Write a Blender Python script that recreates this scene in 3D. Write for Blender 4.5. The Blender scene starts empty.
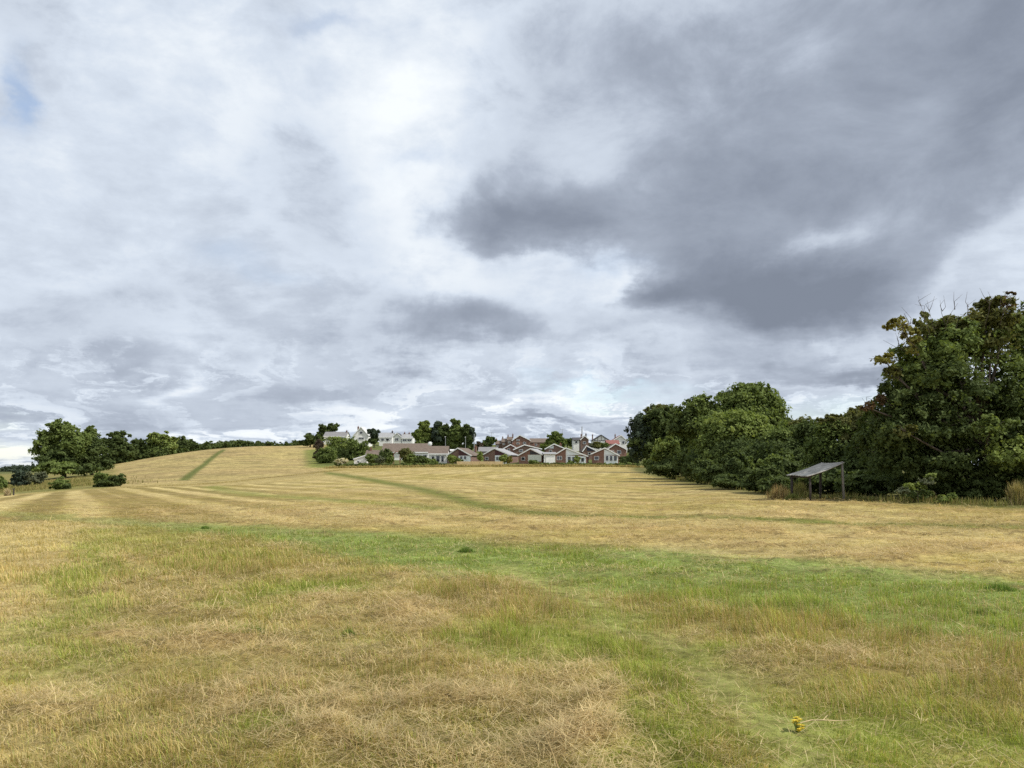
import bpy, bmesh, math, random
import numpy as np
from mathutils import Vector, Matrix, Euler
random.seed(7)
RNG = np.random.default_rng(11)
R = math.radians
scene = bpy.context.scene
COL = scene.collection
EYE, F, CX, HY = 1.6, 800.0, 512.0, 466.0      # eye height, focal length in pixels, centre column, horizon row

# ------------------------------------------------------------------ noise
def _h(ix, iy, seed):
    n = (ix.astype(np.int64) * 374761393 + iy.astype(np.int64) * 668265263 + seed * 974634541) & 0xFFFFFFFF
    n = ((n ^ (n >> 13)) * 1274126177) & 0xFFFFFFFF
    n = (n ^ (n >> 16)) & 0xFFFFFFFF
    return n / 4294967295.0
def vn(x, y, seed=0):
    x = np.asarray(x, float); y = np.asarray(y, float)
    ix = np.floor(x); iy = np.floor(y); fx = x - ix; fy = y - iy
    fx = fx * fx * (3 - 2 * fx); fy = fy * fy * (3 - 2 * fy)
    a = _h(ix, iy, seed); b = _h(ix + 1, iy, seed); c = _h(ix, iy + 1, seed); d = _h(ix + 1, iy + 1, seed)
    return (a * (1 - fx) + b * fx) * (1 - fy) + (c * (1 - fx) + d * fx) * fy
def fbm(x, y, seed=0, oct=4):
    s = 0; a = .5; t = 0
    for k in range(oct):
        s = s + a * vn(x * 2 ** k + 17.3 * k, y * 2 ** k - 9.1 * k, seed + k); t += a; a *= .5
    return s / t
def sst(a, b, x):
    t = np.clip((x - a) / (b - a), 0, 1); return t * t * (3 - 2 * t)

# ------------------------------------------------------------------ terrain heights
def zz(Y, py): return EYE - (py - HY) / F * Y
# per picture column: distance and the row at which the ground stands there (a number in a tuple of 3 is a height)
TAB = {
 -320: [(30, 0, 'z'), (60, -1.0, 'z'), (110, -3.4, 'z'), (200, -6, 'z'), (500, -7, 'z'), (5000, -30, 'z')],
 0:   [(20, 530), (50, 500), (85, 497), (112, 496), (150, 489), (200, 482.5), (260, 479), (400, 476), (900, 472), (2000, 470), (5000, 467.5)],
 60:  [(20, 530), (50, 499), (85, 494), (108, 491.5), (150, 485), (190, 477.5), (300, 474), (600, 473), (1500, 470), (5000, 467.5)],
 95:  [(20, 530), (50, 499), (88, 491.5), (108, 489.3), (150, 483), (200, 474), (260, 469), (300, 467.5), (500, 468), (5000, 467)],
 125: [(20, 530), (50, 498.8), (90, 489.5), (108, 487.8), (130, 486), (200, 474), (260, 465.5), (300, 462), (345, 462.3), (500, 463.5), (5000, 466)],
 160: [(20, 530), (50, 498.6), (90, 489), (115, 486), (135, 484.5), (220, 468), (290, 457), (325, 456), (400, 458), (5000, 466)],
 200: [(20, 530), (50, 498.5), (90, 488.7), (122, 484.3), (140, 483), (230, 464), (300, 450.7), (335, 449.6), (420, 453), (5000, 466)],
 250: [(20, 530), (50, 498.3), (90, 487.5), (130, 480.6), (150, 479), (250, 460), (320, 446.6), (350, 445.6), (430, 450), (5000, 466)],
 300: [(20, 530), (50, 498), (90, 485), (150, 474.8), (172, 473), (250, 461), (330, 446.8), (360, 445.6), (450, 450), (5000, 466)],
 340: [(20, 530), (50, 498), (90, 483), (140, 473.5), (185, 469.5), (215, 465), (300, 447), (400, 440), (600, 448), (5000, 466)],
 400: [(20, 530), (50, 497.8), (90, 482), (140, 472), (195, 467.4), (220, 464), (260, 456), (300, 447), (400, 442), (600, 448), (5000, 466)],
 480: [(20, 530), (50, 497.8), (90, 481), (140, 471.5), (195, 466.8), (220, 463), (245, 459), (300, 449.5), (400, 444.5), (600, 449), (5000, 466)],
 600: [(20, 530), (50, 497.6), (90, 480.5), (140, 471.3), (195, 466.8), (220, 463), (245, 459), (300, 449), (400, 445), (600, 449), (5000, 466)],
 650: [(20, 530), (50, 497.6), (90, 480.2), (140, 472), (200, 467.5), (230, 464), (300, 455), (420, 451), (5000, 466)],
 720: [(20, 530), (50, 491.6), (90, 480.2), (140, 474), (230, 468), (400, 464), (5000, 466)],
 800: [(20, 530), (50, 491.6), (90, 480.2), (140, 475), (300, 468.5), (5000, 466)],
 1024:[(20, 530), (50, 491.6), (90, 480.2), (140, 475.1), (300, 469), (5000, 466)],
 1344:[(20, 530), (50, 491.6), (90, 480.2), (140, 475.1), (300, 469), (5000, 466)],
}
for k in (0, 60, 95, 125, 160, 200, 250, 300, 340, 400, 480, 600, 650):        # gently dropping ground: row 498 at 50 m is -0.4 m
    pass
LY = np.linspace(math.log(4), math.log(5000), 260)
PXS = np.arange(-320, 1345, 8.0)
_cols = sorted(TAB)
_T0 = []
for c in _cols:
    pts = [(0.5, 0.0), (8, 0.0)] + [(p[0], p[1] if len(p) == 3 else zz(p[0], p[1])) for p in TAB[c]]
    # the near field is level up to 40 m and follows the table from 50 m on
    _T0.append(np.interp(LY, [math.log(p[0]) for p in pts], [p[1] for p in pts]))
_T0 = np.array(_T0)
TT = np.array([[0.0]])
TT = np.stack([np.interp(PXS, _cols, _T0[:, j]) for j in range(len(LY))], axis=1)
def _smooth(a, axis, n):
    for _ in range(n):
        p = np.pad(a, [(1, 1) if i == axis else (0, 0) for i in range(2)], mode='edge')
        a = (p[:-2] + 2 * p[1:-1] + p[2:]) / 4 if axis == 0 else (p[:, :-2] + 2 * p[:, 1:-1] + p[:, 2:]) / 4
    return a
TT = _smooth(_smooth(TT, 0, 6), 1, 3)
def Hz(x, y):
    x = np.asarray(x, float); y = np.asarray(y, float)
    r = np.hypot(x, y); az = np.arctan2(x, y); ac = np.clip(az, -R(46), R(46))
    px = np.clip(CX + F * np.tan(ac), PXS[0], PXS[-1] - .01); D = np.maximum(r * np.cos(ac), 4.0)
    fi = (px - PXS[0]) / 8.0; i = np.clip(fi.astype(int), 0, len(PXS) - 2); fi = fi - i
    fj = (np.log(np.minimum(D, 4990)) - LY[0]) / (LY[1] - LY[0]); j = np.clip(fj.astype(int), 0, len(LY) - 2); fj = fj - j
    z = (TT[i, j] * (1 - fi) + TT[i + 1, j] * fi) * (1 - fj) + (TT[i, j + 1] * (1 - fi) + TT[i + 1, j + 1] * fi) * fj
    w = 1 - sst(R(60), R(130), np.abs(az))
    return z * w + .05 * (fbm(x / 7, y / 7, 3, 2) - .5) * sst(3, 12, r)
def hz(x, y): return float(Hz(np.array([x]), np.array([y]))[0])
_YS = np.exp(np.linspace(math.log(3.5), math.log(3000), 1500))
def hit(px, py):
    t = (px - CX) / F; h = Hz(t * _YS, _YS); ray = EYE - (py - HY) / F * _YS
    k = int(np.argmax(h >= ray)) if (h >= ray).any() else len(_YS) - 1
    return (t * _YS[k], _YS[k])
def at(px, py, Y): return Vector(((px - CX) / F * Y, Y, EYE - (py - HY) / F * Y))

# ------------------------------------------------------------------ what grows on the field
def seg_dist(x, y, pts):
    d = np.full(x.shape, 1e9)
    for (ax, ay), (bx, by) in zip(pts[:-1], pts[1:]):
        vx, vy = bx - ax, by - ay; L = vx * vx + vy * vy + 1e-9
        t = np.clip(((x - ax) * vx + (y - ay) * vy) / L, 0, 1)
        d = np.minimum(d, np.hypot(x - ax - t * vx, y - ay - t * vy))
    return d
def PL(*p): return [hit(a, b) for a, b in p]
TRACK = PL((-90, 508), (0, 514), (60, 518), (150, 524), (250, 531), (350, 541), (430, 552), (520, 562), (620, 571), (700, 578), (800, 588), (900, 597), (1024, 607), (1180, 620))
TRACK2 = PL((430, 545), (520, 553), (620, 559), (720, 566), (860, 584), (1024, 592), (1180, 602))
LINE = PL((318, 471.5), (345, 475.5), (380, 481.5), (420, 489), (450, 496), (480, 505), (505, 511), (560, 515), (640, 517), (760, 519), (850, 523), (940, 526), (1024, 528), (1180, 534))
WORN = PL((500, 566), (560, 592), (610, 616), (660, 640), (710, 670), (760, 705), (820, 748), (880, 800))
ARC = PL((213, 486), (222, 490), (258, 495), (350, 501), (440, 509))
STRIP = [hit(a, b) for a, b in ((184, 480), (190, 475), (198, 469), (207, 462), (216, 455), (224, 449.8))]
FOOT = PL((112, 488.5), (160, 486), (200, 484), (270, 477.5), (310, 473.5), (345, 469.5))
VERGE = PL((322, 467), (318, 458), (314, 450))
PALE = [(-13.4, 24.0), (-8.4, 13.0), (-5.6, 7.6), (-4.2, 4.0)]
PALE_EDGE = [(-10.4, 20.5), (-6.6, 12.6), (-4.5, 8.4), (-3.6, 6.3)]
GUIDE = [(-3.0, 12.0)] + PL((98, 489.5), (200, 484.6), (270, 478), (340, 470), (450, 467), (640, 468))
EDGE_L = PL((-200, 498), (0, 495.5), (60, 491.3), (110, 488.6))
def ell(x, y, px, py, rx, ry):
    cx, cy = hit(px, py); return np.exp(-((x - cx) / rx) ** 2 - ((y - cy) / ry) ** 2)
def mix(c, d, t): return c * (1 - t[:, None]) + np.array(d)[None, :] * t[:, None]
def field(x, y):
    """colour of the ground cover, height of the standing grass, share of hay litter, share of green, share of red seed heads"""
    r = np.hypot(x, y); n1 = fbm(x / 2.3, y / 2.3, 21, 4); n2 = fbm(x / .55, y / .55, 41, 3); n3 = fbm(x / 9, y / 9, 61, 3)
    wx = x + (fbm(x / 1.6, y / 1.6, 5, 3) - .5) * 1.7; wy = y + (fbm(x / 1.6, y / 1.6, 8, 3) - .5) * 1.7
    pxx = CX + F * np.clip(x / np.maximum(y, .5), -1.2, 1.2)
    yb = np.interp(pxx, [-300, -50, 150, 300, 512, 620, 700, 800, 900, 1024, 1300], [25, 24, 22, 18.8, 16.6, 14.6, 13.4, 12.1, 11.5, 11.2, 11])
    far = np.where(y > .5, sst(-.8, 1.2, y - yb + (n1 - .5) * 5), 0)
    c = np.tile(np.array([.43, .355, .168]), (len(x), 1))
    c = mix(c, (.34, .285, .10), sst(.40, .66, n3))
    c = mix(c, (.37, .265, .125), sst(.52, .75, n1) * .5)
    # mown strips
    d = seg_dist(x, y, GUIDE); wig = (fbm(x / 7, y / 7, 77, 3) - .5) * (.6 + 3.8 * sst(230, 420, pxx))
    left = 1 - .62 * sst(215, 330, pxx)
    s1 = .5 + .5 * np.sin((d + wig) * 2 * math.pi / 3.5); s2 = .5 + .5 * np.sin((d + wig) * 2 * math.pi / 13.0 + 1)
    inside = sst(19, 26, y) * (1 - sst(185, 205, y))
    c = mix(c, (.19, .15, .048), sst(.35, .8, s1) * inside * .92 * left * (.35 + 1.0 * n1))
    c = mix(c, (.57, .475, .235), sst(.55, .92, 1 - s1) * inside * .75 * left * (.4 + .9 * n2))
    c = mix(c, (.30, .235, .08), sst(.5, .9, s2) * inside * .35 * (.3 + n3))
    # near field
    near = 1 - far
    g = near * (.34 + .6 * sst(.44, .68, n1) * .8)
    g = g * (.55 + .45 * sst(-2.5, 1.5, x))
    red = near * sst(.52, .74, fbm(x / 1.9, y / 1.9, 91, 3)) * .35
    lit = near * sst(.50, .68, fbm(x / 1.1, y / 1.1, 131, 4)) * .6 + (1 - near) * sst(.50, .64, fbm(x / 1.5, y / .9, 135, 4)) * (1 - sst(60, 110, r))
    for a in ((850, 625, 2.4, 1.5), (960, 645, 1.8, 1.4), (740, 600, 1.8, 1.4), (520, 610, 1.2, .8), (960, 615, 2.5, 1.2), (650, 600, 1.2, .8), (230, 565, 1.4, 1.4), (480, 596, 1.2, .8)):
        red = np.maximum(red, near * ell(wx, wy, *a) * .95)
    for a in ((190, 640, .9, .7), (300, 632, .8, .6), (380, 607, 1.0, .6), (130, 632, .6, .5), (540, 722, .50, .30), (430, 735, .5, .3), (560, 755, .6, .25), (70, 700, .5, .4),
              (330, 660, .9, .4), (490, 690, .5, .3), (690, 640, .3, .2), (350, 720, .6, .3), (180, 585, 1.0, .7), (530, 740, .9, .35)):
        lit = np.maximum(lit, near * ell(wx, wy, *a))
    for a in ((640, 670, .65, .9), (690, 700, .45, .7), (600, 650, .6, .5), (620, 745, .6, .5), (600, 700, .5, .6), (650, 720, .6, .7), (560, 640, .8, .8), (710, 650, .4, .6), (330, 588, 1.2, .8), (250, 625, .4, .4), (690, 745, .4, .5), (470, 640, .5, .5), (880, 720, .9, .6), (980, 735, .6, .5),
              (230, 600, .5, .5), (80, 690, .4, .4), (470, 560, 1.4, 1.0), (640, 620, .9, .6), (330, 730, .3, .3)):
        g = np.maximum(g, near * ell(wx, wy, *a) * .95)
    lit = lit * (.45 + .75 * sst(.35, .6, n2))
    lit = lit * (1 - .6 * sst(.5, .95, g))
    pal = near * np.exp(-(seg_dist(wx, wy, PALE) / 1.9) ** 4); g = g * (1 - .8 * pal); lit = lit * (1 - .5 * pal); red = red * (1 - .6 * pal)
    g = np.maximum(g, np.exp(-(seg_dist(wx, wy, PALE_EDGE) / .5) ** 2) * .7)
    c = mix(c, (.23, .20, .065), near * .85)  # near ground darkened: shaded gaps between blades put into the colour
    c = mix(c, (.48, .39, .19), pal * .85)
    h = .024 + near * .040
    c = mix(c, (.34, .25, .12), red * .6); h = h + .07 * red
    c = mix(c, (.21, .25, .055), g * .85); h = h + .03 * g
    c = mix(c, (.35, .26, .12), lit * (.62 + .23 * near)); h = h * (1 - .45 * lit)
    tr = np.exp(-(seg_dist(wx, wy, TRACK) / (1.0 + 1.3 * sst(-10, 3, x))) ** 4) * (.85 + .4 * sst(.3, .6, n1))
    tr = np.maximum(tr, np.exp(-(seg_dist(wx, wy, TRACK2) / 2.0) ** 4) * sst(-4, 3, x) * (.8 + .4 * sst(.3, .6, n2)))
    tr = np.clip(tr, 0, 1) * (.45 + .55 * sst(-20, 0, x)); g = np.maximum(g, tr * .9)
    c = mix(c, (.17, .23, .065), tr * .9); h = h * (1 - .35 * tr)
    ln = np.exp(-(seg_dist(x + (n1 - .5) * .8, y + (n2 - .5) * .8, LINE) / (.75 + .006 * r)) ** 2)
    ln = ln * (.75 + .4 * n2); ln = np.clip(ln, 0, 1); c = mix(c, (.115, .14, .028), ln * .9); g = np.maximum(g, ln)
    wo = np.exp(-(seg_dist(wx * .35 + x * .65, wy * .35 + y * .65, WORN) / .34) ** 2) * near
    c = mix(c, (.25, .275, .085), wo * .8); h = h * (1 - .7 * wo); lit = lit * (1 - wo); g = np.maximum(g, wo * .8)
    ar = np.exp(-(seg_dist(wx, wy, ARC) / (1.3)) ** 2); c = mix(c, (.19, .21, .05), ar * .75); g = np.maximum(g, ar * .7)
    # hill: mown meadow with one unmown strip, green verge
    hill = sst(118, 150, y) * sst(108, 122, pxx) * (1 - sst(318, 330, pxx))
    c = mix(c, (.37, .29, .14), hill * .75)
    c = mix(c, (.40, .335, .145), hill * sst(.42, .62, fbm(x / 25, y / 12, 301, 3)) * .7)
    c = c * (1 - .28 * hill * sst(.45, .65, fbm(x / 6, y / 3, 311, 4)))[:, None]
    st = np.exp(-(seg_dist(x, y, STRIP) / 1.05) ** 4); c = mix(c, (.10, .125, .03), st * .92)
    fo = np.exp(-(seg_dist(x, y, FOOT) / 1.6) ** 2); c = mix(c, (.30, .215, .085), fo * .5 * (.4 + n1))
    ve = np.exp(-(seg_dist(x, y, VERGE) / 4.0) ** 4); c = mix(c, (.16, .19, .045), ve * .9)
    # rough ground beyond the left edge, gardens and land beyond
    el = np.clip((x - EDGE_L[0][0]) / (EDGE_L[-1][0] - EDGE_L[0][0]), 0, 1)
    edge = np.interp(x, [p[0] for p in EDGE_L], [p[1] for p in EDGE_L])
    rough = sst(0, 6, y - edge) * (1 - sst(106, 120, pxx + (fbm(x / 8, y / 8, 5, 2) - .5) * 16))
    c = mix(c, (.17, .17, .05), rough * .9); c = mix(c, (.27, .21, .09), rough * sst(.5, .7, n3) * .7)
    vill = sst(204, 212, y) * sst(-54, -49, x + (y - 215) * .22) * (1 - sst(900, 1200, y)); c = mix(c, (.10, .125, .04), vill * .95)
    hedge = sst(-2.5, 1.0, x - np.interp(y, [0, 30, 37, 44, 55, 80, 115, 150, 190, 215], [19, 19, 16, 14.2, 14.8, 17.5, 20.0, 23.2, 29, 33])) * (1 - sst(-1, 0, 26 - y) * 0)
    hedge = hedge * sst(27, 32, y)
    c = mix(c, (.09, .10, .03), hedge * .9); g = np.maximum(g, hedge * .9)  # ground along the hedge darkened, its shade put into the colour
    c = mix(c, (.10, .115, .04), sst(500, 900, r) * .95)
    c = c * (.76 + .48 * n2)[:, None] * (.88 + .24 * n1)[:, None]
    spot = far * sst(.71, .80, fbm(x / .42, y / .42, 701, 2)) * (1 - sst(50, 90, r)) * (1 - sst(120, 130, y)); c = mix(c, (.17, .125, .055), spot * .75)
    return c, h, np.clip(lit, 0, 1), np.clip(g, 0, 1), np.clip(red, 0, 1)

# ------------------------------------------------------------------ mesh and object helpers
def mesh_np(name, V, faces, mat=None, col=None, smooth=False):
    """faces: list of (m,k) index arrays"""
    me = bpy.data.meshes.new(name); V = np.asarray(V, np.float32)
    faces = [f for f in faces if len(f)]
    me.vertices.add(len(V)); me.vertices.foreach_set('co', V.ravel())
    loops = np.concatenate([f.ravel() for f in faces]).astype(np.int32)
    tot = np.concatenate([np.full(len(f), f.shape[1]) for f in faces]).astype(np.int32)
    start = np.concatenate([[0], np.cumsum(tot)[:-1]]).astype(np.int32)
    me.loops.add(len(loops)); me.loops.foreach_set('vertex_index', loops)
    me.polygons.add(len(tot)); me.polygons.foreach_set('loop_start', start)
    me.update(calc_edges=True)
    if col is not None:
        a = me.color_attributes.new('col', 'FLOAT_COLOR', 'POINT')
        c = np.ones((len(V), 4), np.float32); c[:, :3] = col; a.data.foreach_set('color', c.ravel())
    me.polygons.foreach_set('use_smooth', np.full(len(tot), smooth))
    if mat: me.materials.append(mat)
    return me
def link(name, me, parent=None, loc=None):
    o = bpy.data.objects.new(name, me); COL.objects.link(o)
    if parent: o.parent = parent
    if loc is not None: o.location = loc
    return o
def tag(o, label=None, cat=None, group=None, kind=None):
    for k, v in (('label', label), ('category', cat), ('group', group), ('kind', kind)):
        if v: o[k] = v
    return o
def empty(name, loc, rz=0.0):
    o = bpy.data.objects.new(name, None); COL.objects.link(o); o.location = loc; o.rotation_euler = (0, 0, rz)
    o.empty_display_size = .2; return o
class MB:
    def __init__(s): s.bm = bmesh.new()
    def box(s, x0, x1, y0, y1, z0, z1, bev=0):
        r = bmesh.ops.create_cube(s.bm, size=1); vs = r['verts']
        for v in vs: v.co = Vector(((x0 + x1) / 2 + v.co.x * (x1 - x0), (y0 + y1) / 2 + v.co.y * (y1 - y0), (z0 + z1) / 2 + v.co.z * (z1 - z0)))
        if bev: bmesh.ops.bevel(s.bm, geom=list({e for v in vs for e in v.link_edges}), offset=bev, segments=1, affect='EDGES')
        return s
    def prism(s, prof, axis, a, b):
        """prof: list of (u, z); axis 'y' extrudes along y (u = x), 'x' along x (u = y)"""
        def P(u, z, t): return (u, t, z) if axis == 'y' else (t, u, z)
        A = [s.bm.verts.new(P(u, z, a)) for u, z in prof]; B = [s.bm.verts.new(P(u, z, b)) for u, z in prof]
        n = len(prof); s.bm.faces.new(A); s.bm.faces.new(B[::-1])
        for i in range(n): s.bm.faces.new((A[i], B[i], B[(i + 1) % n], A[(i + 1) % n]))
        return s
    def tube(s, pts, rad, n=8, cap=True):
        pts = [Vector(p) for p in pts]; rings = []
        rad = rad if isinstance(rad, (list, tuple)) else [rad] * len(pts)
        for i, p in enumerate(pts):
            d = (pts[min(i + 1, len(pts) - 1)] - pts[max(i - 1, 0)]).normalized()
            u = d.orthogonal().normalized() if i == 0 else (u - d * u.dot(d)).normalized()
            v = d.cross(u)
            rings.append([s.bm.verts.new(p + (u * math.cos(2 * math.pi * k / n) + v * math.sin(2 * math.pi * k / n)) * rad[i]) for k in range(n)])
        for a, b in zip(rings[:-1], rings[1:]):
            for k in range(n): s.bm.faces.new((a[k], a[(k + 1) % n], b[(k + 1) % n], b[k]))
        if cap: s.bm.faces.new(rings[0][::-1]); s.bm.faces.new(rings[-1])
        return s
    def ball(s, c, rx, ry=None, rz=None, sub=2):
        r = bmesh.ops.create_icosphere(s.bm, subdivisions=sub, radius=1)
        for v in r['verts']: v.co = Vector((c[0] + v.co.x * rx, c[1] + v.co.y * (ry or rx), c[2] + v.co.z * (rz or rx)))
        return s
    def build(s, name, mat, parent=None, loc=None, smooth=False):
        bmesh.ops.recalc_face_normals(s.bm, faces=s.bm.faces)
        me = bpy.data.meshes.new(name); s.bm.to_mesh(me); s.bm.free(); me.materials.append(mat)
        if smooth:
            for p in me.polygons: p.use_smooth = True
        return link(name, me, parent, loc)

# ------------------------------------------------------------------ materials
def nmat(name):
    m = bpy.data.materials.new(name); m.use_nodes = True; nt = m.node_tree; nt.nodes.clear()
    return m, nt.nodes, nt.links
def plain(name, col, rough=.7, var=.25, scale=3.0, metal=0.0, bump=0.0, dark=None, stretch=(1, 1, 1)):
    m, N, L = nmat(name); out = N.new('ShaderNodeOutputMaterial'); b = N.new('ShaderNodeBsdfPrincipled')
    tc = N.new('ShaderNodeTexCoord'); mp = N.new('ShaderNodeMapping'); mp.inputs['Scale'].default_value = stretch
    ns = N.new('ShaderNodeTexNoise'); ns.inputs['Scale'].default_value = scale; ns.inputs['Detail'].default_value = 6
    rp = N.new('ShaderNodeValToRGB'); e = rp.color_ramp.elements
    dk = dark or [c * (1 - var) for c in col]
    e[0].position = .3; e[0].color = (*dk, 1); e[1].position = .68; e[1].color = (*[min(1, c * (1 + var * .4)) for c in col], 1)
    L.new(tc.outputs['Object'], mp.inputs[0]); L.new(mp.outputs[0], ns.inputs['Vector']); L.new(ns.outputs['Fac'], rp.inputs[0]); L.new(rp.outputs[0], b.inputs['Base Color'])
    b.inputs['Roughness'].default_value = rough; b.inputs['Metallic'].default_value = metal
    if bump:
        bp = N.new('ShaderNodeBump'); bp.inputs['Strength'].default_value = bump; bp.inputs['Distance'].default_value = .02
        L.new(ns.outputs['Fac'], bp.inputs['Height']); L.new(bp.outputs[0], b.inputs['Normal'])
    L.new(b.outputs[0], out.inputs[0]); return m
def brickmat(name, c1, c2, mortar, scale=1.0, bw=.225, rh=.075):
    m, N, L = nmat(name); out = N.new('ShaderNodeOutputMaterial'); b = N.new('ShaderNodeBsdfPrincipled'); b.inputs['Roughness'].default_value = .9
    tc = N.new('ShaderNodeTexCoord'); sp = N.new('ShaderNodeSeparateXYZ'); ad = N.new('ShaderNodeMath'); ad.operation = 'ADD'; cb = N.new('ShaderNodeCombineXYZ')
    L.new(tc.outputs['Object'], sp.inputs[0]); L.new(sp.outputs[0], ad.inputs[0]); L.new(sp.outputs[1], ad.inputs[1]); L.new(ad.outputs[0], cb.inputs[0]); L.new(sp.outputs[2], cb.inputs[1])
    br = N.new('ShaderNodeTexBrick'); br.inputs['Scale'].default_value = scale
    for k, v in (('Color1', c1), ('Color2', c2), ('Mortar', mortar)): br.inputs[k].default_value = (*v, 1)
    br.inputs['Brick Width'].default_value = bw; br.inputs['Row Height'].default_value = rh; br.inputs['Mortar Size'].default_value = .008
    L.new(cb.outputs[0], br.inputs['Vector'])
    ns = N.new('ShaderNodeTexNoise'); ns.inputs['Scale'].default_value = 1.3; ns.inputs['Detail'].default_value = 5
    mx = N.new('ShaderNodeMixRGB'); mx.blend_type = 'MULTIPLY'; mx.inputs[0].default_value = .45
    L.new(tc.outputs['Object'], ns.inputs['Vector']); L.new(br.outputs['Color'], mx.inputs[1]); L.new(ns.outputs['Fac'], mx.inputs[2]); L.new(mx.outputs[0], b.inputs['Base Color'])
    L.new(b.outputs[0], out.inputs[0]); return m
def leafmat(name, trans=.36, rough=.75):
    m, N, L = nmat(name); out = N.new('ShaderNodeOutputMaterial'); at_ = N.new('ShaderNodeAttribute'); at_.attribute_name = 'col'
    d = N.new('ShaderNodeBsdfPrincipled'); d.inputs['Roughness'].default_value = rough; d.inputs['Specular IOR Level'].default_value = .10
    t = N.new('ShaderNodeBsdfTranslucent'); mx = N.new('ShaderNodeMixShader'); mx.inputs[0].default_value = trans
    g = N.new('ShaderNodeMixRGB'); g.blend_type = 'MULTIPLY'; g.inputs[0].default_value = 1; g.inputs[2].default_value = (1.25, 1.25, .7, 1)
    L.new(at_.outputs['Color'], d.inputs['Base Color']); L.new(at_.outputs['Color'], g.inputs[1]); L.new(g.outputs[0], t.inputs['Color'])
    L.new(d.outputs[0], mx.inputs[1]); L.new(t.outputs[0], mx.inputs[2]); L.new(mx.outputs[0], out.inputs[0]); return m
def glassmat():
    m, N, L = nmat('window_glass'); out = N.new('ShaderNodeOutputMaterial'); b = N.new('ShaderNodeBsdfPrincipled')
    b.inputs['Base Color'].default_value = (.025, .03, .035, 1); b.inputs['Roughness'].default_value = .06; b.inputs['Specular IOR Level'].default_value = .8
    L.new(b.outputs[0], out.inputs[0]); return m
M = dict(
 white=plain('white_paint', (.80, .80, .78), .55, .12, 1.2), render=plain('white_render', (.78, .77, .74), .85, .14, .9),
 cream=plain('cream_render', (.60, .55, .44), .85, .15, .9), pale=plain('bluish_shaded_cladding', (.74, .78, .80), .6, .1, .9, stretch=(.3, .3, 6)),  # pale: white gable cladding with bluish shade put into its colour
 brick=brickmat('red_brick', (.25, .10, .064), (.30, .135, .09), (.30, .26, .22)), brick2=brickmat('brown_brick', (.20, .10, .07), (.25, .13, .09), (.28, .25, .22)),
 maroon=plain('maroon_boards', (.075, .022, .025), .7, .3, 2, stretch=(.3, .3, 7)), darkboard=plain('dark_boards_and_shade', (.035, .032, .035), .7, .3, 2, stretch=(.3, .3, 7)),  # darkboard: dark timber, and painted shade of a gable recess
 navy=plain('navy_recess_shade', (.03, .035, .06), .7, .3, 2, stretch=(.3, .3, 7)),  # shade of a gable recess, painted as a dark blue panel
 tile=brickmat('brown_tiles', (.165, .125, .095), (.205, .155, .12), (.07, .05, .04), 1, .33, .28), tilegrey=brickmat('grey_tiles', (.23, .22, .22), (.28, .27, .265), (.12, .11, .11), 1, .33, .28),
 tilelight=brickmat('pale_grey_tiles', (.34, .34, .345), (.40, .40, .40), (.20, .2, .2), 1, .33, .28), tilered=brickmat('red_tiles', (.26, .09, .075), (.30, .12, .10), (.12, .05, .04), 1, .33, .28),
 tiledark=brickmat('slate_tiles', (.065, .062, .066), (.085, .08, .082), (.03, .03, .03), 1, .33, .28),
 felt=plain('pale_roof_felt', (.62, .62, .60), .85, .12, 1), glass=glassmat(), door=plain('dark_door', (.05, .03, .025), .5, .2, 2),
 greendoor=plain('pale_garage_door', (.55, .58, .52), .6, .08, 1, stretch=(6, 1, .4)), metal=plain('grey_galvanised', (.36, .37, .38), .5, .15, 4, .3),
 terracotta=plain('terracotta_pot', (.30, .13, .08), .8, .2, 3), bark=plain('bark', (.085, .065, .05), .95, .45, 6, 0, .6, stretch=(1, 1, .25)),
 greybark=plain('grey_bark', (.13, .115, .10), .95, .4, 7, 0, .5, stretch=(1, 1, .25)),
 fencewood=plain('tan_fence_wood', (.56, .43, .23), .85, .3, 2.5, stretch=(5, 5, .4)), postwood=plain('weathered_post', (.17, .155, .135), .9, .4, 5, 0, .5, stretch=(4, 4, .5)),
 darkpost=plain('dark_and_shaded_post', (.055, .045, .04), .9, .4, 5, 0, .5, stretch=(4, 4, .5)), redwood=plain('red_stained_wood', (.26, .11, .08), .8, .3, 3),  # darkpost: dark wood, also the shaded copy for posts under the roof
 sheet=plain('weathered_corrugated_sheet', (.36, .345, .31), .9, .55, 2.2, .0, .25, stretch=(1, 1, 1)),
 skin=plain('skin', (.50, .32, .24), .6, .1, 6), shirt=plain('pale_shirt', (.46, .41, .33), .85, .12, 8), trousers=plain('dark_trousers', (.04, .04, .05), .9, .2, 8),
 jacket=plain('dark_jacket', (.03, .03, .038), .9, .2, 8), jeans=plain('grey_trousers', (.30, .28, .26), .9, .2, 8), hair=plain('brown_hair', (.05, .03, .02), .7, .2, 20),
 stone=plain('pale_stone', (.55, .52, .46), .9, .3, 20, 0, .4),
 leaf=leafmat('leaves'), blade=leafmat('grass_blades', .30, .6),
)

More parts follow.
